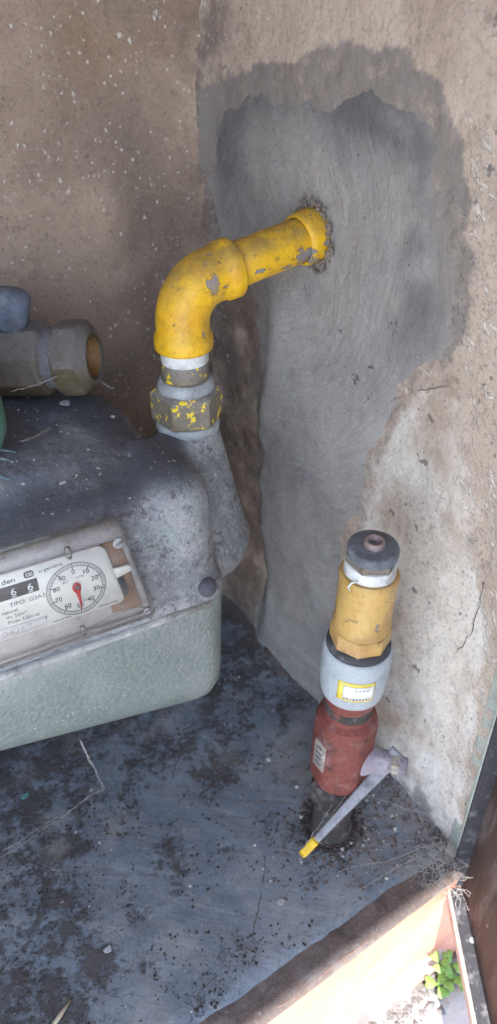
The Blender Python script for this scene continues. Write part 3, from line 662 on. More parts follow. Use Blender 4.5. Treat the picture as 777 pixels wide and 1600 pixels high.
# counter windows
dw = link('counter_window', plate([(-135, 43.8), (-80.2, 43.8), (-80.2, 52.6), (-135, 52.6)], .5, CN+.05, CN+.5), M_INK, card)
for a in (-126.5, -116.2, -105.8, -95.4, -85.2):
    txt('counter_digit', '6', 6.6, a, 46.0, M_WHT, n=CN+.55, align='CENTER', scx=1.15)
    link('digit_mark', join([plate([(a-1.6, 44.5), (a+1.6, 44.5), (a+1.6, 44.9), (a-1.6, 44.9)], .05, CN+.55, CN+.62), plate([(a-1.6, 45.2), (a+1.2, 45.2), (a+1.2, 45.45), (a-1.6, 45.45)], .05, CN+.55, CN+.62)]), M_WHT, card)
sp_ = link('serial_plate', plate([(-140, 17.6), (-81.2, 17.6), (-79.4, 24.6), (-140, 24.6)], .8, CN+.05, CN+.5), m_plain('pale_serial_strip', (.74, .70, .66), .5), card)
txt('serial_number', '04267', 6.4, -108.3, 18.7, m_plain('worn_pink_print', (.50, .44, .42), .6), n=CN+.55, scx=1.2)
link('serial_mark', plate([(-80.4, 22.6), (-79.9, 22.6), (-79.9, 24.6), (-80.4, 24.6)], .1, CN+.6, CN+.7), M_INK, card)
# needle points to 50
NP = [(0, 0)]
def needle():
    P = [(-2.7, 1.2), (-2.2, 3.6), (-.4, 4.7), (1.6, 4.2), (2.8, 2.2), (2.5, -.6), (1.5, -2.6), (1.25, -9), (.55, -15.2), (.1, -15.2), (-.2, -9), (-1.0, -2.4), (-2.4, -.6)]
    m_ = len(P); V = [W(DC[0]+x, DC[1]+y, CN+n_) for n_ in (.8, 1.5) for x, y in P]
    return fixn(mesh(V, [tuple(range(m_))[::-1], tuple(range(m_, 2*m_))]+[(i, (i+1) % m_, m_+(i+1) % m_, m_+i) for i in range(m_)]))
link('needle', needle(), M_RED, card); link('needle_hub', rlathe(.0014, .0054, .0076, W(DC[0]+.3, DC[1]+1.6, 0), WNv, .0004), M_DARK, card)
# clear cover: shell with flared skirt
def cover():
    V = []; lv = [([(-172, -3), (-7.5, -3), (-21.0, 76.5), (-172, 76.5)], [2, 7, 8, 2], -.5), ([(-172, -3), (-7.5, -3), (-21.0, 76.5), (-172, 76.5)], [2, 7, 8, 2], 2.2), ([(-172, -.8), (-10, -.8), (-22.6, 74.6), (-172, 74.6)], [2, 6, 7, 2], 2.6),
        ([(-172, 1.0), (-11.2, 1.0), (-23.4, 73.2), (-172, 73.2)], [2, 5, 6, 2], 10.0), ([(-172, 2.4), (-12.6, 2.4), (-24.4, 71.8), (-172, 71.8)], [2, 4.5, 5.5, 2], 11.4)]
    n = 0
    for cs, r, nn in lv:
        P = rpoly(cs, r, 6); n = len(P); V += [W(p.x, p.y, nn) for p in P]
    F = [(k*n+i, k*n+(i+1) % n, (k+1)*n+(i+1) % n, (k+1)*n+i) for k in range(len(lv)-1) for i in range(n)]
    F.append(tuple((len(lv)-1)*n+i for i in range(n)))
    return fixn(mesh(V, F))
MPL = m_plastic()
cv = link('window_cover', cover(), MPL, MTR, smooth=False)
cv['label'] = 'clear scratched plastic cover'
# rounded lugs moulded into the cover (top and bottom) and the raised rib along the bottom
for a, b, r, L in ((-59.5, 66.5, 3.0, 7), (-60.5, 9.5, 2.6, 6)):
    me = sweep([W(a, b+L*.5, 11.6), W(a, b, 12.2), W(a, b-L*.5, 11.8)], [r*.00085, r*.001, r*.0008], 16, flat=.7); link('lug', me, MPL, cv)
link('rib', sweep([W(-150, 3.5, 11.6), W(-90, 4.0, 11.9), W(-50, 5.0, 11.9), (W(-24, 7, 11.9))[:], W(-18, 9, 11.6)], [.0014, .0014, .0013, .0011, .0006], 10, flat=.6), MPL, cv)
link('rib', sweep([W(-60, 9, 11.6), W(-42, 12.6, 11.8), W(-24, 13.6, 11.7), W(-15, 9.5, 11.6)], [.0005, .0007, .0007, .0005], 8, flat=.6), MPL, cv)
M_SCR = m_simple('zinc_screw', (.27, .27, .27), .45, .5, (.6, .58, .55), .4, seed=220)
for (a, b), r in (((-28.2, 63.2), .0038), ((-17.3, 8.4), .0026)):
    s0 = link('screw', rlathe(r, .0118, .0134, W(a, b, 0), WNv, .0006), M_SCR, cv)
    link('slot', box(W(a, b, 13.5), r*.8, .0005, .0002, (WX*.9+WZ*.3).normalized(), (WZ*.9-WX*.3).normalized(), WNv, 0), M_DARK, MTR)
# embossed arcs on the top, left edge
for k, (c_, r_, a0, a1) in enumerate(((-.002, .020, 55, 120), (0, .032, 60, 118), (0, .040, 62, 116))):
    cx, cy = -.247, -.205; pts = []
    for i in range(12):
        a = R(a0+(a1-a0)*i/11); x = cx+r_*math.cos(a)*1.1; y = cy+r_*math.sin(a); pts.append((x, y, top_z(x, y)+.0002))
    link('embossed_arc', sweep(pts, [.0004, .0009]+[.0013]*8+[.0009, .0004], 10, flat=.8), m_simple('teal_worn_enamel', (.10, .17, .19), .7, 0, (.45, .5, .5), .6, seed=230) if k == 0 else bpy.data.materials['teal_worn_enamel'], MTR)

# ------------------------------------------------------------------ yellow gas pipe
PT = thing('gas_pipe', (-.100, -.16, .345), 'yellow painted elbow pipe running from the meter nut into the wall', 'pipe')
CP = Vector((-.1003, -.16, .4425)); WP = Vector((.0125, -.1445, .4585)); pd = (WP-CP).normalized()
chips = [((-.0835, -.1775, .4455), .0046, (1, 1, .7)), ((-.1150, -.1765, .4350), .0022, (2.6, 1, .35)), ((-.0900, -.178, .4560), .0018, (1, 1, .5)), ((-.045, -.165, .4470), .0030, (.5, 1, 1.6)), ((.002, -.160, .445), .0040, (1, 1, 1)), ((-.1130, -.1770, .4300), .0030, (2.2, 1, .5)), ((-.0745, -.178, .4440), .0022, (1, 1, 1)), ((-.006, -.1608, .4500), .0062, (1, 1, 1)), ((-.0200, -.160, .4455), .0042, (1, 1, 1)), ((-.1095, -.1775, .4140), .0016, (1.5, 1, .6)), ((-.0925, -.1775, .4150), .0020, (1.8, 1, .6))]
MY = m_yellow(chips=chips)
br = .027; pts = []; rad = []
dn = Vector((0, 0, -1))
A0 = CP+dn*.0425
for t, r in ((0, .0178), (.0006, .0198), (.002, .0204), (.0095, .0203), (.0125, .0185)): pts.append(A0-dn*t); rad.append(r)
# fillet arc between the two axes
ang = math.acos(max(-1, min(1, (-dn).dot(pd)))); tl = br*math.tan((ang)/2) if ang > 0 else br
tl = br*math.tan(ang/2); s0 = CP+dn*tl; e0 = CP+pd*tl
nrm = dn.cross(pd).normalized(); cen = s0+(pd-dn*pd.dot(dn)).normalized()*br
v0 = s0-cen
for i in range(15):
    q = Matrix.Rotation(ang*i/14, 3, nrm.cross(Vector((0, 0, 0))) if False else ((-dn).cross(pd)).normalized()); pts.append(cen+q@v0); rad.append(.0185)
for t, r in ((.030, .0185), (.0318, .0202), (.0395, .0205), (.0405, .0200), (.0412, .0172)):
    pts.append(CP+pd*t); rad.append(r)
link('elbow', sweep(pts, rad, 48), MY, PT)
L = (WP-CP).length
link('pipe', lathe([(0, .030), (.0153, .030), (.0153, .06), (.0156, .075), (.0153, .09), (.0153, L+.02), (0, L+.02)], CP, pd, 48, wob=.008), MY, PT)
link('collar', lathe([(.0158, L-.017), (.0178, L-.0165), (.0188, L-.012), (.0189, L-.004), (.0188, L+.01), (0, L+.01)], CP, pd, 48, wob=.02), MY, PT)
M_TAPE = m_simple('white_sealing_tape', (.72, .72, .69), .7, 0, (.5, .5, .48), .4, (.25, .22, .15), .5, seed=240)
UB = Vector((-.1003, -.16, .3435)); up = Vector((0, 0, 1))
th = []
for i in range(9):
    zz = .0472+i*.0013; th += [(.0160, zz), (.0168, zz+.00065)]
link('sealing_tape', lathe([(0, .046), (.0155, .046)]+th+[(.0155, .060), (0, .060)], UB, up, 40, wob=.02), M_TAPE, PT)
M_BR = m_brass('tarnished_brass', True, 250)
link('nipple', rlathe(.0164, .030, .0475, UB, up, .0008), M_BR, PT)
M_ZN = m_simple('dull_galvanised', (.36, .38, .39), .6, .3, (.5, .51, .5), .5, (.12, .12, .13), .5, seed=256)
link('union_collar', lathe([(0, .024), (.0205, .024), (.0205, .030), (.0190, .0335), (.0178, .035), (.0164, .035), (.0164, .024)], UB, up, 48), M_ZN, PT)
nut = link('union_nut', prism(6, .0262, .0015, .027, UB, up, rot=R(14), ch=.0022), M_BR, PT, smooth=False)
link('seat_ring', lathe([(0, -.006), (.0222, -.006), (.0235, -.003), (.0232, .0010), (.0222, .0022), (0, .0022)], UB, up, 48), M_ZN, PT)
# mortar crumbs round the place where the pipe enters the wall
V = []; F = []
for i in range(170):
    a = random.uniform(0, 2*math.pi); rr = random.uniform(.0185, .027); u_, v_, _ = frame_of((1, 0, 0)); c_ = Vector((.0125-.0035+random.uniform(-.0015, .002), WP.y+rr*math.cos(a), WP.z+rr*math.sin(a)))
    s_ = random.uniform(.0008, .0026); b = len(V)
    for q in ((1, 0, 0), (-1, 0, 0), (0, 1, 0), (0, -1, 0), (0, 0, 1), (0, 0, -1)): V.append(c_+Vector(q)*s_*random.uniform(.6, 1.3))
    for t_ in ((0, 2, 4), (2, 1, 4), (1, 3, 4), (3, 0, 4), (2, 0, 5), (1, 2, 5), (3, 1, 5), (0, 3, 5)): F.append(tuple(b+k for k in t_))
o = link('mortar_crumbs', mesh(V, F), m_simple('brown_mortar', (.22, .18, .15), .95, 0, (.35, .3, .26), .6, seed=260), right_wall, smooth=False); o['kind'] = 'stuff'

# ------------------------------------------------------------------ open brass valve at left
BV = thing('brass_valve', (-.19, -.12, .37), 'tarnished brass valve with an open hexagonal end above the meter, at left', 'valve')
bd = Vector((.82, -.57, .085)).normalized(); B0 = Vector((-.166, -.125, .3925))-bd*.092
M_B2 = m_brass('dusty_brass', False, 270, .62)
b_ = link('valve_body', prism(8, .0262, .0, .073, B0, bd, rot=R(22.5), ch=.003), M_B2, BV, smooth=False)
link('neck', rlathe(.0215, .070, .082, B0, bd, .001), M_DARK, BV)
ne = lathe([(.0155, .104), (.0185, .1045), (.0205, .103), (.0262, .0985), (.0268, .096), (.0268, .0835), (.0245, .0805), (.015, .0805), (.015, .085), (.0150, .104)], B0, bd, seg=48)
bm = bmesh.new(); bm.from_mesh(ne); u_, v_, a_ = frame_of(bd)
for v in bm.verts:                                       # cut six flats
    p = v.co-B0; hh = p.dot(a_); x = p.dot(u_); y = p.dot(v_); r = math.hypot(x, y)
    if r > .0215:
        th_ = (math.degrees(math.atan2(y, x))+10) % 60-30; rm = .0240/math.cos(R(th_))
        if r > rm: k = rm/r; v.co = B0+a_*hh+(u_*x+v_*y)*k
bm.to_mesh(ne); bm.free()
o = sharp(link('end_nut', ne, M_B2, BV), 25)
link('bore_liner', lathe([(.0148, .103), (.0148, .084), (0, .084)], B0, bd, 40), m_simple('old_brass_bore', (.26, .14, .05), .5, .4, (.2, .15, .1), .3, seed=280), BV)
link('spindle_cap', lathe([(0, 0), (.0125, 0), (.0125, .020), (.0118, .0245), (.008, .027), (0, .0275)], (-.204, -.100, .412), (.28, .1, 1), 32), m_simple('grey_blue_cap', (.12, .14, .19), .7, 0, (.3, .3, .3), .3, seed=284), BV)
# green regulator at the left edge
GRG = thing('pressure_regulator', (-.262, -.18, .36), 'green round regulator body with rusty flaking rim, cut by left edge', 'regulator')
gd = Vector((.93, -.30, .18)).normalized(); gc = Vector((-.262, -.175, .396))
link('bowl', lathe([(0, -.02), (.030, -.02), (.034, -.01), (.034, .012), (.030, .022), (.020, .029), (.008, .0315), (0, .032)], gc, gd, 48), m_simple('glossy_green_enamel', (.10, .25, .18), .3, 0, (.4, .45, .42), .35, seed=290, spec=.6), GRG)
link('flange', lathe([(.030, -.018), (.0385, -.016), (.0395, -.010), (.038, -.004), (.0345, -.002)], gc, gd, 64, wob=.03), m_simple('flaking_rim', (.34, .32, .29), .95, 0, (.6, .57, .52), .8, (.13, .09, .07), .8, .001, seed=294), GRG)

link('inlet_tube', lathe([(.0175, 0), (.0175, .045), (.0205, .046), (.0205, .058), (.0175, .060), (.0175, .075)], (-.300, -.165, .335), (.05, -.02, 1), 32), M_ZN, GRG)
link('supply_tube', sweep([B0+bd*.004, B0-bd*.03, B0-bd*.125], [.0170, .0165, .0165], 32), M_ZN, BV)
# ------------------------------------------------------------------ shut-off valve stack
SV = thing('shutoff_valve', (-.048, -.312, 0), 'upright gas shut-off valve, red body, grey ring, yellow fitting and capped top', 'valve')
SB = Vector((-.048, -.312, 0.)); sa = (Vector((-.044, -.320, .321))-SB).normalized()
M_IRON = m_simple('dirty_iron', (.06, .053, .05), .85, .1, (.24, .22, .21), .5, (.04, .04, .04), .6, .001, seed=300)
M_RED2 = m_simple('brick_red_paint', (.205, .056, .044), .62, 0, (.30, .22, .21), .4, (.07, .04, .035), .85, .0016, seed=304)
link('riser', lathe([(0, -.01), (.0180, -.01), (.0188, .004), (.0175, .007), (.0165, .009), (.0165, .06), (0, .06)], SB, sa, 40, wob=.02), M_IRON, SV)
link('base_nut', prism(6, .0235, .050, .074, SB, sa, rot=R(20), ch=.002), M_IRON, SV, smooth=False)
vb = lathe([(0, .072), (.0170, .072), (.0205, .076), (.0232, .081), (.0240, .088), (.0240, .112), (.0240, .140), (.0238, .149), (.0222, .154), (.0185, .157), (.0174, .162), (.0180, .170), (.0195, .174), (.0195, .186), (0, .186)], SB, sa, 72)
bm = bmesh.new(); bm.from_mesh(vb); u_, v_, a_ = frame_of(sa)
for v in bm.verts:                                       # cast flats round the body
    p = v.co-SB; hh = p.dot(a_); x = p.dot(u_); y = p.dot(v_); r = math.hypot(x, y)
    if r > .0215:
        th_ = (math.degrees(math.atan2(y, x))+8) % 60-30; rm = .0222/math.cos(R(th_))
        if r > rm: k = rm/r; v.co = SB+a_*hh+(u_*x+v_*y)*k
bm.to_mesh(vb); bm.free()
sharp(link('valve_body', vb, M_RED2, SV), 24)
def SP(hh, azd, r):      # point on the stack surface; azimuth degrees, 0 = straight out (-y)
    a = R(azd); d = Vector((math.sin(a), -math.cos(a), 0)); d = (d-sa*d.dot(sa)).normalized(); return SB+sa*hh+d*r, d
p, d = SP(.1185, -84, .0228); tx = sa.cross(d).normalized()
npl = link('name_plate', box(p, .0062, .0150, .0016, tx, sa, d, .0006), m_simple('worn_cast_plate', (.30, .25, .22), .8, 0, (.5, .47, .43), .7, (.1, .07, .06), .7, seed=310), SV)
for k in range(4):
    q = p+sa*(.010-k*.0062)+d*.0019
    link('raised_mark', box(q, .0036 if k % 2 else .0028, .0013, .0006, tx, (sa+tx*.25).normalized(), d, .0002), M_GREY, npl)
link('rust_band', lathe([(.0165, .1615), (.0186, .1625), (.0180, .1665), (.0186, .1705), (.0165, .1715)], SB, sa, 40, wob=.05), M_IRON, SV)
# stem, gland and lever
LP = Vector((-.0225, -.3405, .108)); st0 = SB+sa*.104; stn = (LP-st0).normalized()
M_STM = m_simple('grey_violet_dusty_metal', (.30, .27, .31), .75, .1, (.50, .47, .50), .7, (.12, .1, .12), .6, .001, seed=314)
link('stem', lathe([(0, .008), (.0135, .008), (.0140, .020), (.0105, .026), (.0095, .036), (.0070, .040), (.0070, .052), (0, .052)], st0, stn, 32), M_STM, SV)
link('stem_nut', prism(6, .0080, .0405, .0475, st0, stn, rot=.3, ch=.0008), m_simple('pale_dirty_brass_nut', (.38, .34, .27), .6, .3, (.5, .46, .4), .6, seed=318), SV, smooth=False)
tip = Vector((-.0950, -.3400, .0375)); ld = (tip-LP).normalized(); ls = stn.cross(ld).normalized(); ln_ = ld.cross(ls).normalized()
def lever(t0, t1, w0, w1, th_, bow=.0):
    V = []; n = 14
    for i in range(n+1):
        t = i/n; hh = t0+(t1-t0)*t; w_ = w0+(w1-w0)*t**.6; c_ = LP+ld*hh-stn*(-.002+bow*math.sin(math.pi*t))
        for sx, sn in ((-1, -1), (1, -1), (1, 1), (-1, 1)): V.append(c_+ls*(w_*.45)*sx+ln_*(w_*.85+th_*.3)*sn)
    F = [(k*4+i, k*4+(i+1) % 4, (k+1)*4+(i+1) % 4, (k+1)*4+i) for k in range(n) for i in range(4)]+[(3, 2, 1, 0), tuple(n*4+i for i in range(4))]
    me = fixn(mesh(V, F)); bm = bmesh.new(); bm.from_mesh(me)
    bmesh.ops.bevel(bm, geom=[e for e in bm.edges if e.calc_face_angle(0) > R(40)], offset=th_*.7, segments=3, affect='EDGES', profile=.5); bm.to_mesh(me); bm.free(); return me
ll = (tip-LP).length
M_LEV = m_simple('dull_lever_steel', (.24, .24, .265), .5, .3, (.40, .40, .42), .5, (.10, .10, .11), .6, seed=322)
lv_ = link('lever', lever(-.012, ll-.014, .0072, .0030, .0015), M_LEV, SV)
link('lever_tip', lever(ll-.015, ll+.004, .0036, .0030, .0022), m_simple('chipped_yellow_dip', (.74, .50, .03), .6, 0, (.7, .62, .4), .3, (.4, .22, .03), .3, seed=326), lv_)
link('grey_ring', lathe([(0, .183), (.0215, .183), (.0228, .1845), (.0236, .188), (.0246, .200), (.0248, .222), (.0244, .2285), (.0232, .2305), (.0225, .2305), (.0222, .2290), (0, .2290)], SB, sa, 64), m_simple('matt_grey_plastic', (.40, .44, .47), .55, 0, (.5, .52, .54), .45, (.22, .24, .26), .4, seed=330), SV)
link('gasket', lathe([(.0185, .2285), (.0222, .2285), (.0226, .2315), (.0222, .2345), (.0200, .2360), (.0185, .2360)], SB, sa, 64, wob=.02), m_simple('black_rubber', (.055, .055, .06), .8, 0, (.25, .25, .26), .5, seed=334), SV)
# yellow bordered white sticker bent round the ring, illegible print
def curved(h0, h1, a0, a1, r, n=14, th_=.0004):
    V = []; 
    for i in range(n+1):
        az_ = a0+(a1-a0)*i/n
        for hh, rr in ((h0, r), (h1, r), (h1, r+th_), (h0, r+th_)):
            V.append(SP(hh, az_, rr)[0])
    F = [(k*4+i, k*4+(i+1) % 4, (k+1)*4+(i+1) % 4, (k+1)*4+i) for k in range(n) for i in range(4)]+[(3, 2, 1, 0), tuple(n*4+i for i in range(4))]
    return fixn(mesh(V, F))
M_STK = m_simple('faded_yellow_sticker', (.80, .66, .10), .5, 0, (.75, .72, .5), .5, (.6, .45, .1), .3, seed=340); M_STW = m_simple('faded_white_sticker', (.78, .77, .72), .5, 0, (.7, .68, .6), .3, (.6, .5, .3), .35, seed=343)
stk = link('sticker', curved(.1965, .2150, -63, -1, .0248), M_STK, SV)
link('sticker_field', curved(.1985, .2120, -53, -3, .0253), M_STW, stk)
for k in range(9):
    a = -51+k*5; link('print_mark', curved(.1990+.0002*(k % 3), .2002+.0005*(k % 2), a, a+2.9, .0258, 2, .00008), M_GREY, stk)
for k in range(4):
    a = -34+k*6; link('print_mark', curved(.2085, .2093, a, a+3.6, .0258, 2, .00008), M_GREY, stk)
MY2 = m_yellow('ochre_yellow_fitting_paint', (.55, .355, .115), chips=[((-.0475, -.3385, .262), .0014, (1, 1, .5)), ((-.055, -.336, .275), .0012, (1, 1, 1))], clean=.35)
fit = link('yellow_fitting', join([prism(8, .0212, .2340, .2500, SB, sa, rot=R(8), ch=.002), lathe([(0, .249), (.0192, .249), (.0200, .2515), (.0204, .2530), (.0196, .2545), (.0194, .256), (.0192, .289), (.0198, .2925), (.0200, .2955), (.0188, .2975), (0, .2975)], SB, sa, 56)]), MY2, SV)
sharp(fit, 38)
th = []
for i in range(7): th += [(.0166, .2975+i*.0012), (.0172, .2981+i*.0012)]
link('sealing_tape', lathe([(0, .297)]+th+[(.0165, .3062), (0, .3062)], SB, sa, 40, wob=.02), M_TAPE, SV)
link('tape_end', sweep([SP(.300, -62, .0170)[0], SP(.2995, -70, .0200)[0], SP(.296, -74, .0212)[0], SP(.2925, -70, .0203)[0]], [.0006, .0007, .0007, .0004], 8), M_TAPE, SV)
M_B3 = m_brass('dull_green_brass', False, 350)
link('plug_hex', prism(6, .0172, .3050, .3120, SB, sa, rot=R(5), ch=.001), M_B3, SV, smooth=False)
pl = link('end_plug', lathe([(0, .3105), (.0158, .3105), (.0166, .3118), (.0167, .3165), (.0160, .3182), (.0150, .3186), (0, .3188)], SB, sa, 48), m_simple('blue_grey_plug', (.14, .155, .18), .6, .1, (.4, .42, .44), .4, seed=356), SV)
link('nozzle', lathe([(.0044, .313), (.0066, .313), (.0070, .3185), (.0066, .3215), (.0060, .3224), (.0050, .3226), (.0044, .3218), (.0044, .3150), (0, .3150)], SB+Vector((.0003, 0, 0)), sa, 32), m_simple('pinkish_copper', (.34, .26, .24), .55, .3, (.45, .4, .38), .5, (.05, .03, .03), .3, seed=360), pl)

# ------------------------------------------------------------------ metal door and its frame at right
M_FRM = m_simple('grey_green_frame_paint', (.42, .47, .42), .6, .1, (.55, .52, .45), .6, (.16, .12, .10), .5, seed=370)
FRM = thing('door_frame', (.034, -.385, -.01), 'thin grey green steel frame strip along the front edge of the right wall', 'door frame')
link('stile', box((.0335, -.3795, .40), .0026, .0050, .415, bev=.0006), M_FRM, FRM)
link('hinge_knuckle', rlathe(.0036, -.014, .012, (.0365, -.3865, .0), (0, 0, 1), .0006), M_IRON, FRM)
DR = thing('niche_door', (.030, -.388, -.035), 'open rusty brown steel door with folded dark lip at right edge', 'door')
HG = Vector((.0225, -.3915, -.035)); dd = Vector((-.475, -.880, 0)).normalized(); di = Vector((dd.y, -dd.x, 0)); di = di if di.x < 0 else -di
up = Vector((0, 0, 1)); DL = .42
def m_door():
    m = Mat('rust_brown_door', (.085, .060, .052), .75, 0, .35)
    m.over((.125, .082, .07), m.noise(20, .42, .66, detail=7, seed=381, stretch=(1, 1, .25)), .8)
    m.over((.27, .235, .225), m.noise(30, .52, .66, detail=7, rough=.7, seed=382, stretch=(1, 1, .3)), .65, rough=.9)
    m.over((.055, .035, .03), m.noise(50, .55, .68, detail=6, seed=383, stretch=(1, 1, .3)), .7)
    m.over((.45, .42, .40), m.specks(120, .22, .14, seed=384, warp=1.4, stretch=(1, 1, .5)), .6)
    m.bump(m.raw(60, detail=7, rough=.65, seed=385, stretch=(1, 1, .3)), .0012, .8); return m.done()
PW = .014
c = HG+dd*(DL/2)-di*PW+up*.43; link('panel', box(c, DL/2, .0012, .43, dd, di, up, .0004), m_door(), DR)
M_LIP = m_simple('dark_grey_lip', (.045, .045, .055), .7, .1, (.25, .25, .27), .5, (.03, .03, .03), .5, seed=388)
c = HG+dd*(DL/2)-di*(PW/2)+up*.002; lip = link('bottom_flange', box(c, DL/2, PW/2, .0012, dd, di, up, .0003), M_LIP, DR)
c = HG+dd*(DL/2)+up*.0035; link('lip_edge', box(c, DL/2, .0016, .0048, dd, di, up, .0006), m_simple('pale_grey_edge', (.36, .33, .31), .65, 0, (.5, .48, .45), .6, (.15, .12, .1), .5, seed=391), DR)
c = HG-di*(PW/2)+up*.43; link('hinge_flange', box(c, .0012, PW/2-.001, .424, dd, di, up, .0003), M_LIP, DR)
link('weld_blob', rlathe(.0026, -.0004, .0012, HG+dd*.045-di*.012+up*.004, up, .0006), m_plain('pale_spot', (.22, .23, .26)), lip)

# ------------------------------------------------------------------ small clover
def clover():
    t = thing('clover_plant', (.018, -.415, -.158), 'small bright green clover growing where orange wall meets pavement', 'plant')
    M_LF = Mat('clover_leaf_green', (.17, .33, .07), .5, spec=.4); M_LF.over((.26, .42, .12), M_LF.noise(160, .45, .65, seed=601), .7).over((.09, .20, .04), M_LF.noise(420, .52, .64, seed=602), .5); M_LF = M_LF.done()
    M_ST = m_plain('clover_stem_green', (.22, .27, .10), .6); base = Vector((.019, -.412, -.160))
    for (dx, dy, dz, s, rot) in ((-.010, -.010, .019, 1.0, 20), (.008, -.004, .028, .92, 75), (-.004, .0, .036, .80, -30), (.012, -.016, .016, .85, 140), (.002, -.014, .024, .9, 200)):
        c_ = base+Vector((dx, dy, dz)); link('stem', sweep([base, base+Vector((dx*.4, dy*.3, dz*.6)), c_], [.0006, .0005, .0004], 6), M_ST, t)
        for k in range(3):
            a = R(rot+120*k+random.uniform(-9, 9)); e = Vector((math.cos(a), math.sin(a), random.uniform(-.12, .35))); w_ = Vector((-math.sin(a), math.cos(a), random.uniform(-.15, .15))); L_ = .0118*s
            mid = [(0, 0), (.3, 0), (.6, 0), (.84, 0)]; out = [(.02, .02), (.36, .30), (.74, .54), (1.0, .34)]; tipn = (.97, .12); V = []
            for side in (-1, 1):
                b = len(V)
                for x, w in mid: V.append(c_+e*L_*x+up*-.0006)
                for x, w in out: V.append(c_+e*L_*x+w_*L_*w*side+up*(.0022*w+.0006*math.sin(x*9)))
                V.append(c_+e*L_*tipn[0]+w_*L_*tipn[1]*side)
            F = []
            for b in (0, 9): F += [(b, b+1, b+5, b+4), (b+1, b+2, b+6, b+5), (b+2, b+3, b+8, b+7, b+6)]
            me = mesh(V, F); bm = bmesh.new(); bm.from_mesh(me); bmesh.ops.remove_doubles(bm, verts=bm.verts, dist=1e-6); bmesh.ops.recalc_face_normals(bm, faces=bm.faces)
            bmesh.ops.solidify(bm, geom=bm.faces[:], thickness=.00022); bm.to_mesh(me); bm.free()
            link('leaflet', me, M_LF, t)
clover()

# ------------------------------------------------------------------ dirt, crumbs, dust and cobweb
def crumbs(name, n, place, s0, s1, mat, label, cat=None):
    V = []; F = []
    for i in range(n):
        c_ = place()
        if c_ is None: continue
        s_ = s0+(s1-s0)*random.random()**3; b = len(V); k_ = [random.uniform(.5, 1.3) for _ in range(6)]; ax_ = random.uniform(0, 3.14); ca, sa_ = math.cos(ax_), math.sin(ax_)
        for q, kk in zip(((1, 0, 0), (-1, 0, 0), (0, 1, 0), (0, -1, 0), (0, 0, 1), (0, 0, -1)), k_):
            V.append(Vector(c_)+Vector((q[0]*ca-q[1]*sa_, (q[0]*sa_+q[1]*ca), q[2]*.6))*s_*kk)
        for t_ in ((0, 2, 4), (2, 1, 4), (1, 3, 4), (3, 0, 4), (2, 0, 5), (1, 2, 5), (3, 1, 5), (0, 3, 5)): F.append(tuple(b+k for k in t_))
    o = link(name, mesh(V, F), mat, None, smooth=False); o['kind'] = 'stuff'; o['label'] = label; return o
def fpt(x, y):
    yf_ = front_y(x); e = y-yf_
    if e < .003: return None
    return (x, y, floor_z(x, y)+.010*math.exp(-max(wx(y)-x, 0)/.012)+.0003)
def pl_floor():
    x = random.uniform(-.45, .02); y = random.uniform(-.40, -.05)
    nn = fbm(np.array([x]), np.array([y]), 35, 3, 401)[0]
    if nn < random.uniform(.0, .5): return None
    return fpt(x, y)
def pl_corner():
    x = random.gauss(-.03, .035); y = random.gauss(-.325, .035)
    if x > .026: return None
    return fpt(x, y)
M_CR = m_plain('dark_soil', (.05, .042, .04), .95); M_CW = m_plain('pale_grit', (.50, .49, .47), .9); M_CB = m_plain('brown_crumb', (.16, .11, .09), .95)
crumbs('dirt_crumbs', 14000, pl_floor, .0003, .0017, M_CR, 'dark soil crumbs scattered over the niche floor')
crumbs('pale_grit', 420, pl_floor, .0004, .0018, M_CW, 'pale plaster grit on the niche floor')
crumbs('pale_grit', 120, pl_corner, .0005, .0026, M_CW, 'pale grit and chips round the foot of the shut-off valve')
crumbs('dirt_crumbs', 900, pl_corner, .0005, .0022, M_CB, 'brown crumbs round the foot of the shut-off valve')
def pl_top():
    x = random.uniform(-.36, -.13); y = random.uniform(-.235, -.09); return (x, y, top_z(x, y)+.0003)
def pl_base():
    a = random.uniform(0, 6.283); r = .0185+abs(random.gauss(0, .007)); return fpt(-.048+r*math.cos(a), -.312+r*math.sin(a))
crumbs('dirt_crumbs', 700, pl_base, .0005, .0026, M_CR, 'dark dirt heaped round the base of the shut-off valve')
def pl_wall():
    y = random.uniform(-.38, -.06); x = float(wx(np.array(y)))-.004-abs(random.gauss(0, .007)); return fpt(x, y)
crumbs('dirt_crumbs', 900, pl_wall, .0004, .0022, M_CB, 'brown dirt gathered along the foot of the right wall')
crumbs('dust_grit', 260, pl_top, .0003, .0012, M_CW, 'pale dust grit lying on the meter top')
# a few bigger flakes
def flake(x, y, z, s, mat, lab, cat='flake'):
    P = [(math.cos(a)*s*random.uniform(.6, 1.1), math.sin(a)*s*random.uniform(.5, 1.0)) for a in [i*2*math.pi/7 for i in range(7)]]
    V = [(x+a, y+b, z+random.uniform(0, s*.35)) for a, b in P]+[(x+a*.9, y+b*.9, z+s*.25+random.uniform(0, s*.35)) for a, b in P]
    F = [tuple(range(7))[::-1], tuple(range(7, 14))]+[(i, (i+1) % 7, 7+(i+1) % 7, 7+i) for i in range(7)]
    o = link('plaster_flake', fixn(mesh(V, F)), mat, None, smooth=False); tag(o, lab, cat, 'loose flakes lying on the meter and floor')
M_FL = m_plain('grey_plaster_flake', (.36, .36, .38), .9)
flake(-.178, -.118, top_z(-.178, -.118), .0045, M_FL, 'grey flake lying on the meter top below the brass valve')
flake(-.148, -.131, top_z(-.148, -.131), .0026, M_CW, 'tiny pale flake on the meter top left of the yellow elbow nut')
flake(-.205, -.195, top_z(-.205, -.195), .0025, M_CW, 'small white flake on the meter top beside the embossed arcs')

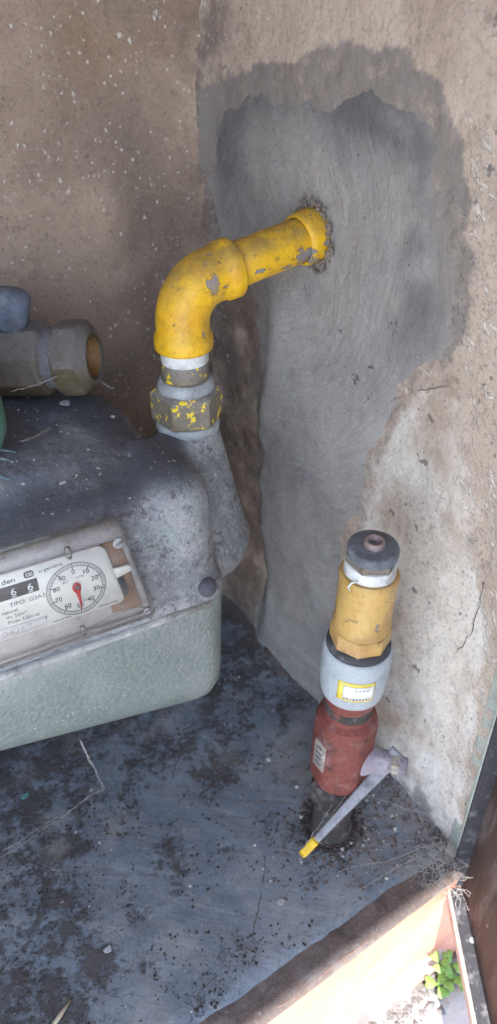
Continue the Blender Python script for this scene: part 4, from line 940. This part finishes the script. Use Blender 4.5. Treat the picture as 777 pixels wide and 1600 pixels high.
def pl_rub():
    x = random.uniform(-.35, .06); y = -.3986+.1088*x-.012-abs(random.gauss(0, .010)); return (x, y, -.157+random.random()*.003)
crumbs('rubble', 900, pl_rub, .0008, .0065, m_plain('grey_mortar_rubble', (.14, .135, .13), .95), 'grey mortar rubble along the foot of the orange wall')
CR1 = [(-.275, .152), (-.296, .157), (-.321, .175), (-.335, .193), (-.348, .234), (-.348, .284)]
CR2 = [(-.238, .367), (-.261, .383), (-.294, .403)]
CR3 = [[(-.113, -.312), (-.132, -.340), (-.152, -.363), (-.156, -.377)], [(-.156, -.377), (-.163, -.368), (-.214, -.384)]]
FL1, FL2, FL3, FL4, FL5 = (-.279, -.161), (-.064, -.228), (-.120, -.352), (-.256, -.323), (-.302, -.351)
M_CRK = m_plain('dark_crack', (.12, .10, .095), .95)
def crackline(name, pts, r, parent=None):
    P = [Vector(p) for p in pts]; out = []
    for i in range(len(P)-1):
        for k in range(8): out.append(P[i].lerp(P[i+1], k/8)+Vector((0, random.gauss(0, .0007), random.gauss(0, .0007) if parent else 0)))
    o = link(name, sweep(out, [r*random.uniform(.35, 1.5) for _ in out], 5), M_CRK, parent); return o
wxf = lambda y: float(wx(np.array(y)))
crackline('crack', [(wxf(y)-.0002, y, z) for y, z in CR1], .00028, right_wall); crackline('crack', [(wxf(y)-.0004, y, z) for y, z in CR2], .0002, right_wall)
for c_ in CR3: crackline('crack', [(x, y, floor_z(x, y)-.0001) for x, y in c_], .00045)['kind'] = 'structure'
flake(*FL1, .0001, .0045, m_plain('teal_paint_flake', (.12, .30, .26), .8), 'teal paint flake on the dirty floor under the meter')
flake(*FL2, .0008, .0032, M_CW, 'small pale plaster flake on the floor left of the red valve')
flake(*FL3, .0008, .0036, M_FL, 'grey flake on the floor in front of the yellow lever tip')
flake(*FL4, .0008, .0040, M_FL, 'grey flake on the bare floor at the bottom of the picture')
o = link('straw_piece', sweep([(FL5[0]-.010, FL5[1]-.006, .002), (FL5[0], FL5[1], .0032), (FL5[0]+.010, FL5[1]+.007, .002)], [.0014, .0019, .0010], 7, flat=.5), m_plain('dry_straw', (.48, .42, .30), .8)); tag(o, 'short pale dry straw bit lying at the bottom left of the floor', 'straw')
M_WEB = m_plain('grey_cobweb', (.44, .42, .40), .9)
def web(name, strands, label, r=.00028):
    ms = []
    for pts in strands:
        P = [Vector(p) for p in pts]; out = []
        for i in range(len(P)-1):
            for k in range(5): out.append(P[i].lerp(P[i+1], k/5)+Vector([random.gauss(0, .00035) for _ in range(3)])*(1 if k else 0))
        out.append(P[-1]); ms.append(sweep(out, [r*random.uniform(.5, 1.5) for _ in out], 5, cap=False))
    o = link(name, join(ms), M_WEB); o['kind'] = 'stuff'; o['label'] = label; return o
def sag(a, b, s=.006, n=7, j=.0008):
    a = Vector(a); b = Vector(b); return [a.lerp(b, i/n)+Vector((random.gauss(0, j), random.gauss(0, j), -s*math.sin(math.pi*i/n))) for i in range(n+1)]
# nest in the front corner
S = []; cc = Vector((.014, -.384, .006))
for i in range(170):
    p = cc+Vector((random.gauss(-.002, .009), random.gauss(0, .006), abs(random.gauss(.0, .008)))); d = Vector([random.gauss(0, 1) for _ in range(3)]).normalized(); pts = [p.copy()]
    for k in range(5):
        d = (d+Vector([random.gauss(0, .6) for _ in range(3)])).normalized(); p = p+d*random.uniform(.0015, .005); pts.append(p.copy())
    S.append(pts)
hingep = Vector((.008, -.402, .000))
for i in range(26):
    p = hingep+Vector((random.gauss(0, .006), random.gauss(0, .008), random.gauss(.004, .007))); d = Vector([random.gauss(0, 1) for _ in range(3)]).normalized(); pts = [p.copy()]
    for k in range(4):
        d = (d+Vector([random.gauss(0, .5) for _ in range(3)])).normalized(); p = p+d*random.uniform(.002, .006); pts.append(p.copy())
    S.append(pts)
for i in range(0):
    S.append(sag(cc+Vector((random.gauss(0, .008), random.gauss(0, .004), random.uniform(0, .012))), cc+Vector((random.uniform(-.07, .015), random.uniform(0, .06), random.uniform(0, .03))), .004))
web('cobweb', S, 'dusty grey cobweb matted in the front corner by the door hinge', .00012)
S = [sag((.020, -.378, .02), (-.07, -.352, .004), .004), sag((.0, -.375, .012), (-.075, -.372, .002), .002), sag((.022, -.36, .03), (-.02, -.30, .02), .003), sag((.012, -.383, .006), (.026, -.31, .035), .004),
     sag((-.094, -.340, .042), (-.060, -.330, .068), .0), sag((-.094, -.341, .040), (-.052, -.334, .075), .001)]
web('cobweb', S, 'long loose cobweb threads across the floor at the foot of the red valve', .00020)
S = [sag((-.233, -.243, .148), (-.213, -.185, .001), .001, 8, .0006) for _ in range(4)]+[sag((-.213, -.186, .001), (-.33, -.215, .001), .0, 8, .001), sag((-.213, -.186, .001), (-.31, -.205, .002), .0, 8, .001)]
web('cobweb', S, 'dusty thread hanging from the meter underside down to the floor', .00022)
S = [sag((-.152, -.128, .372), (-.135, -.10, .35), .001) for _ in range(4)]+[sag((-.226, -.19, .375), (-.175, -.11, .345), .004) for _ in range(6)]+[sag((-.22, -.15, .39), (-.165, -.135, .395), .004) for _ in range(2)]
web('cobweb', S, 'thin cobweb strands under the brass valve above the meter', .00011)
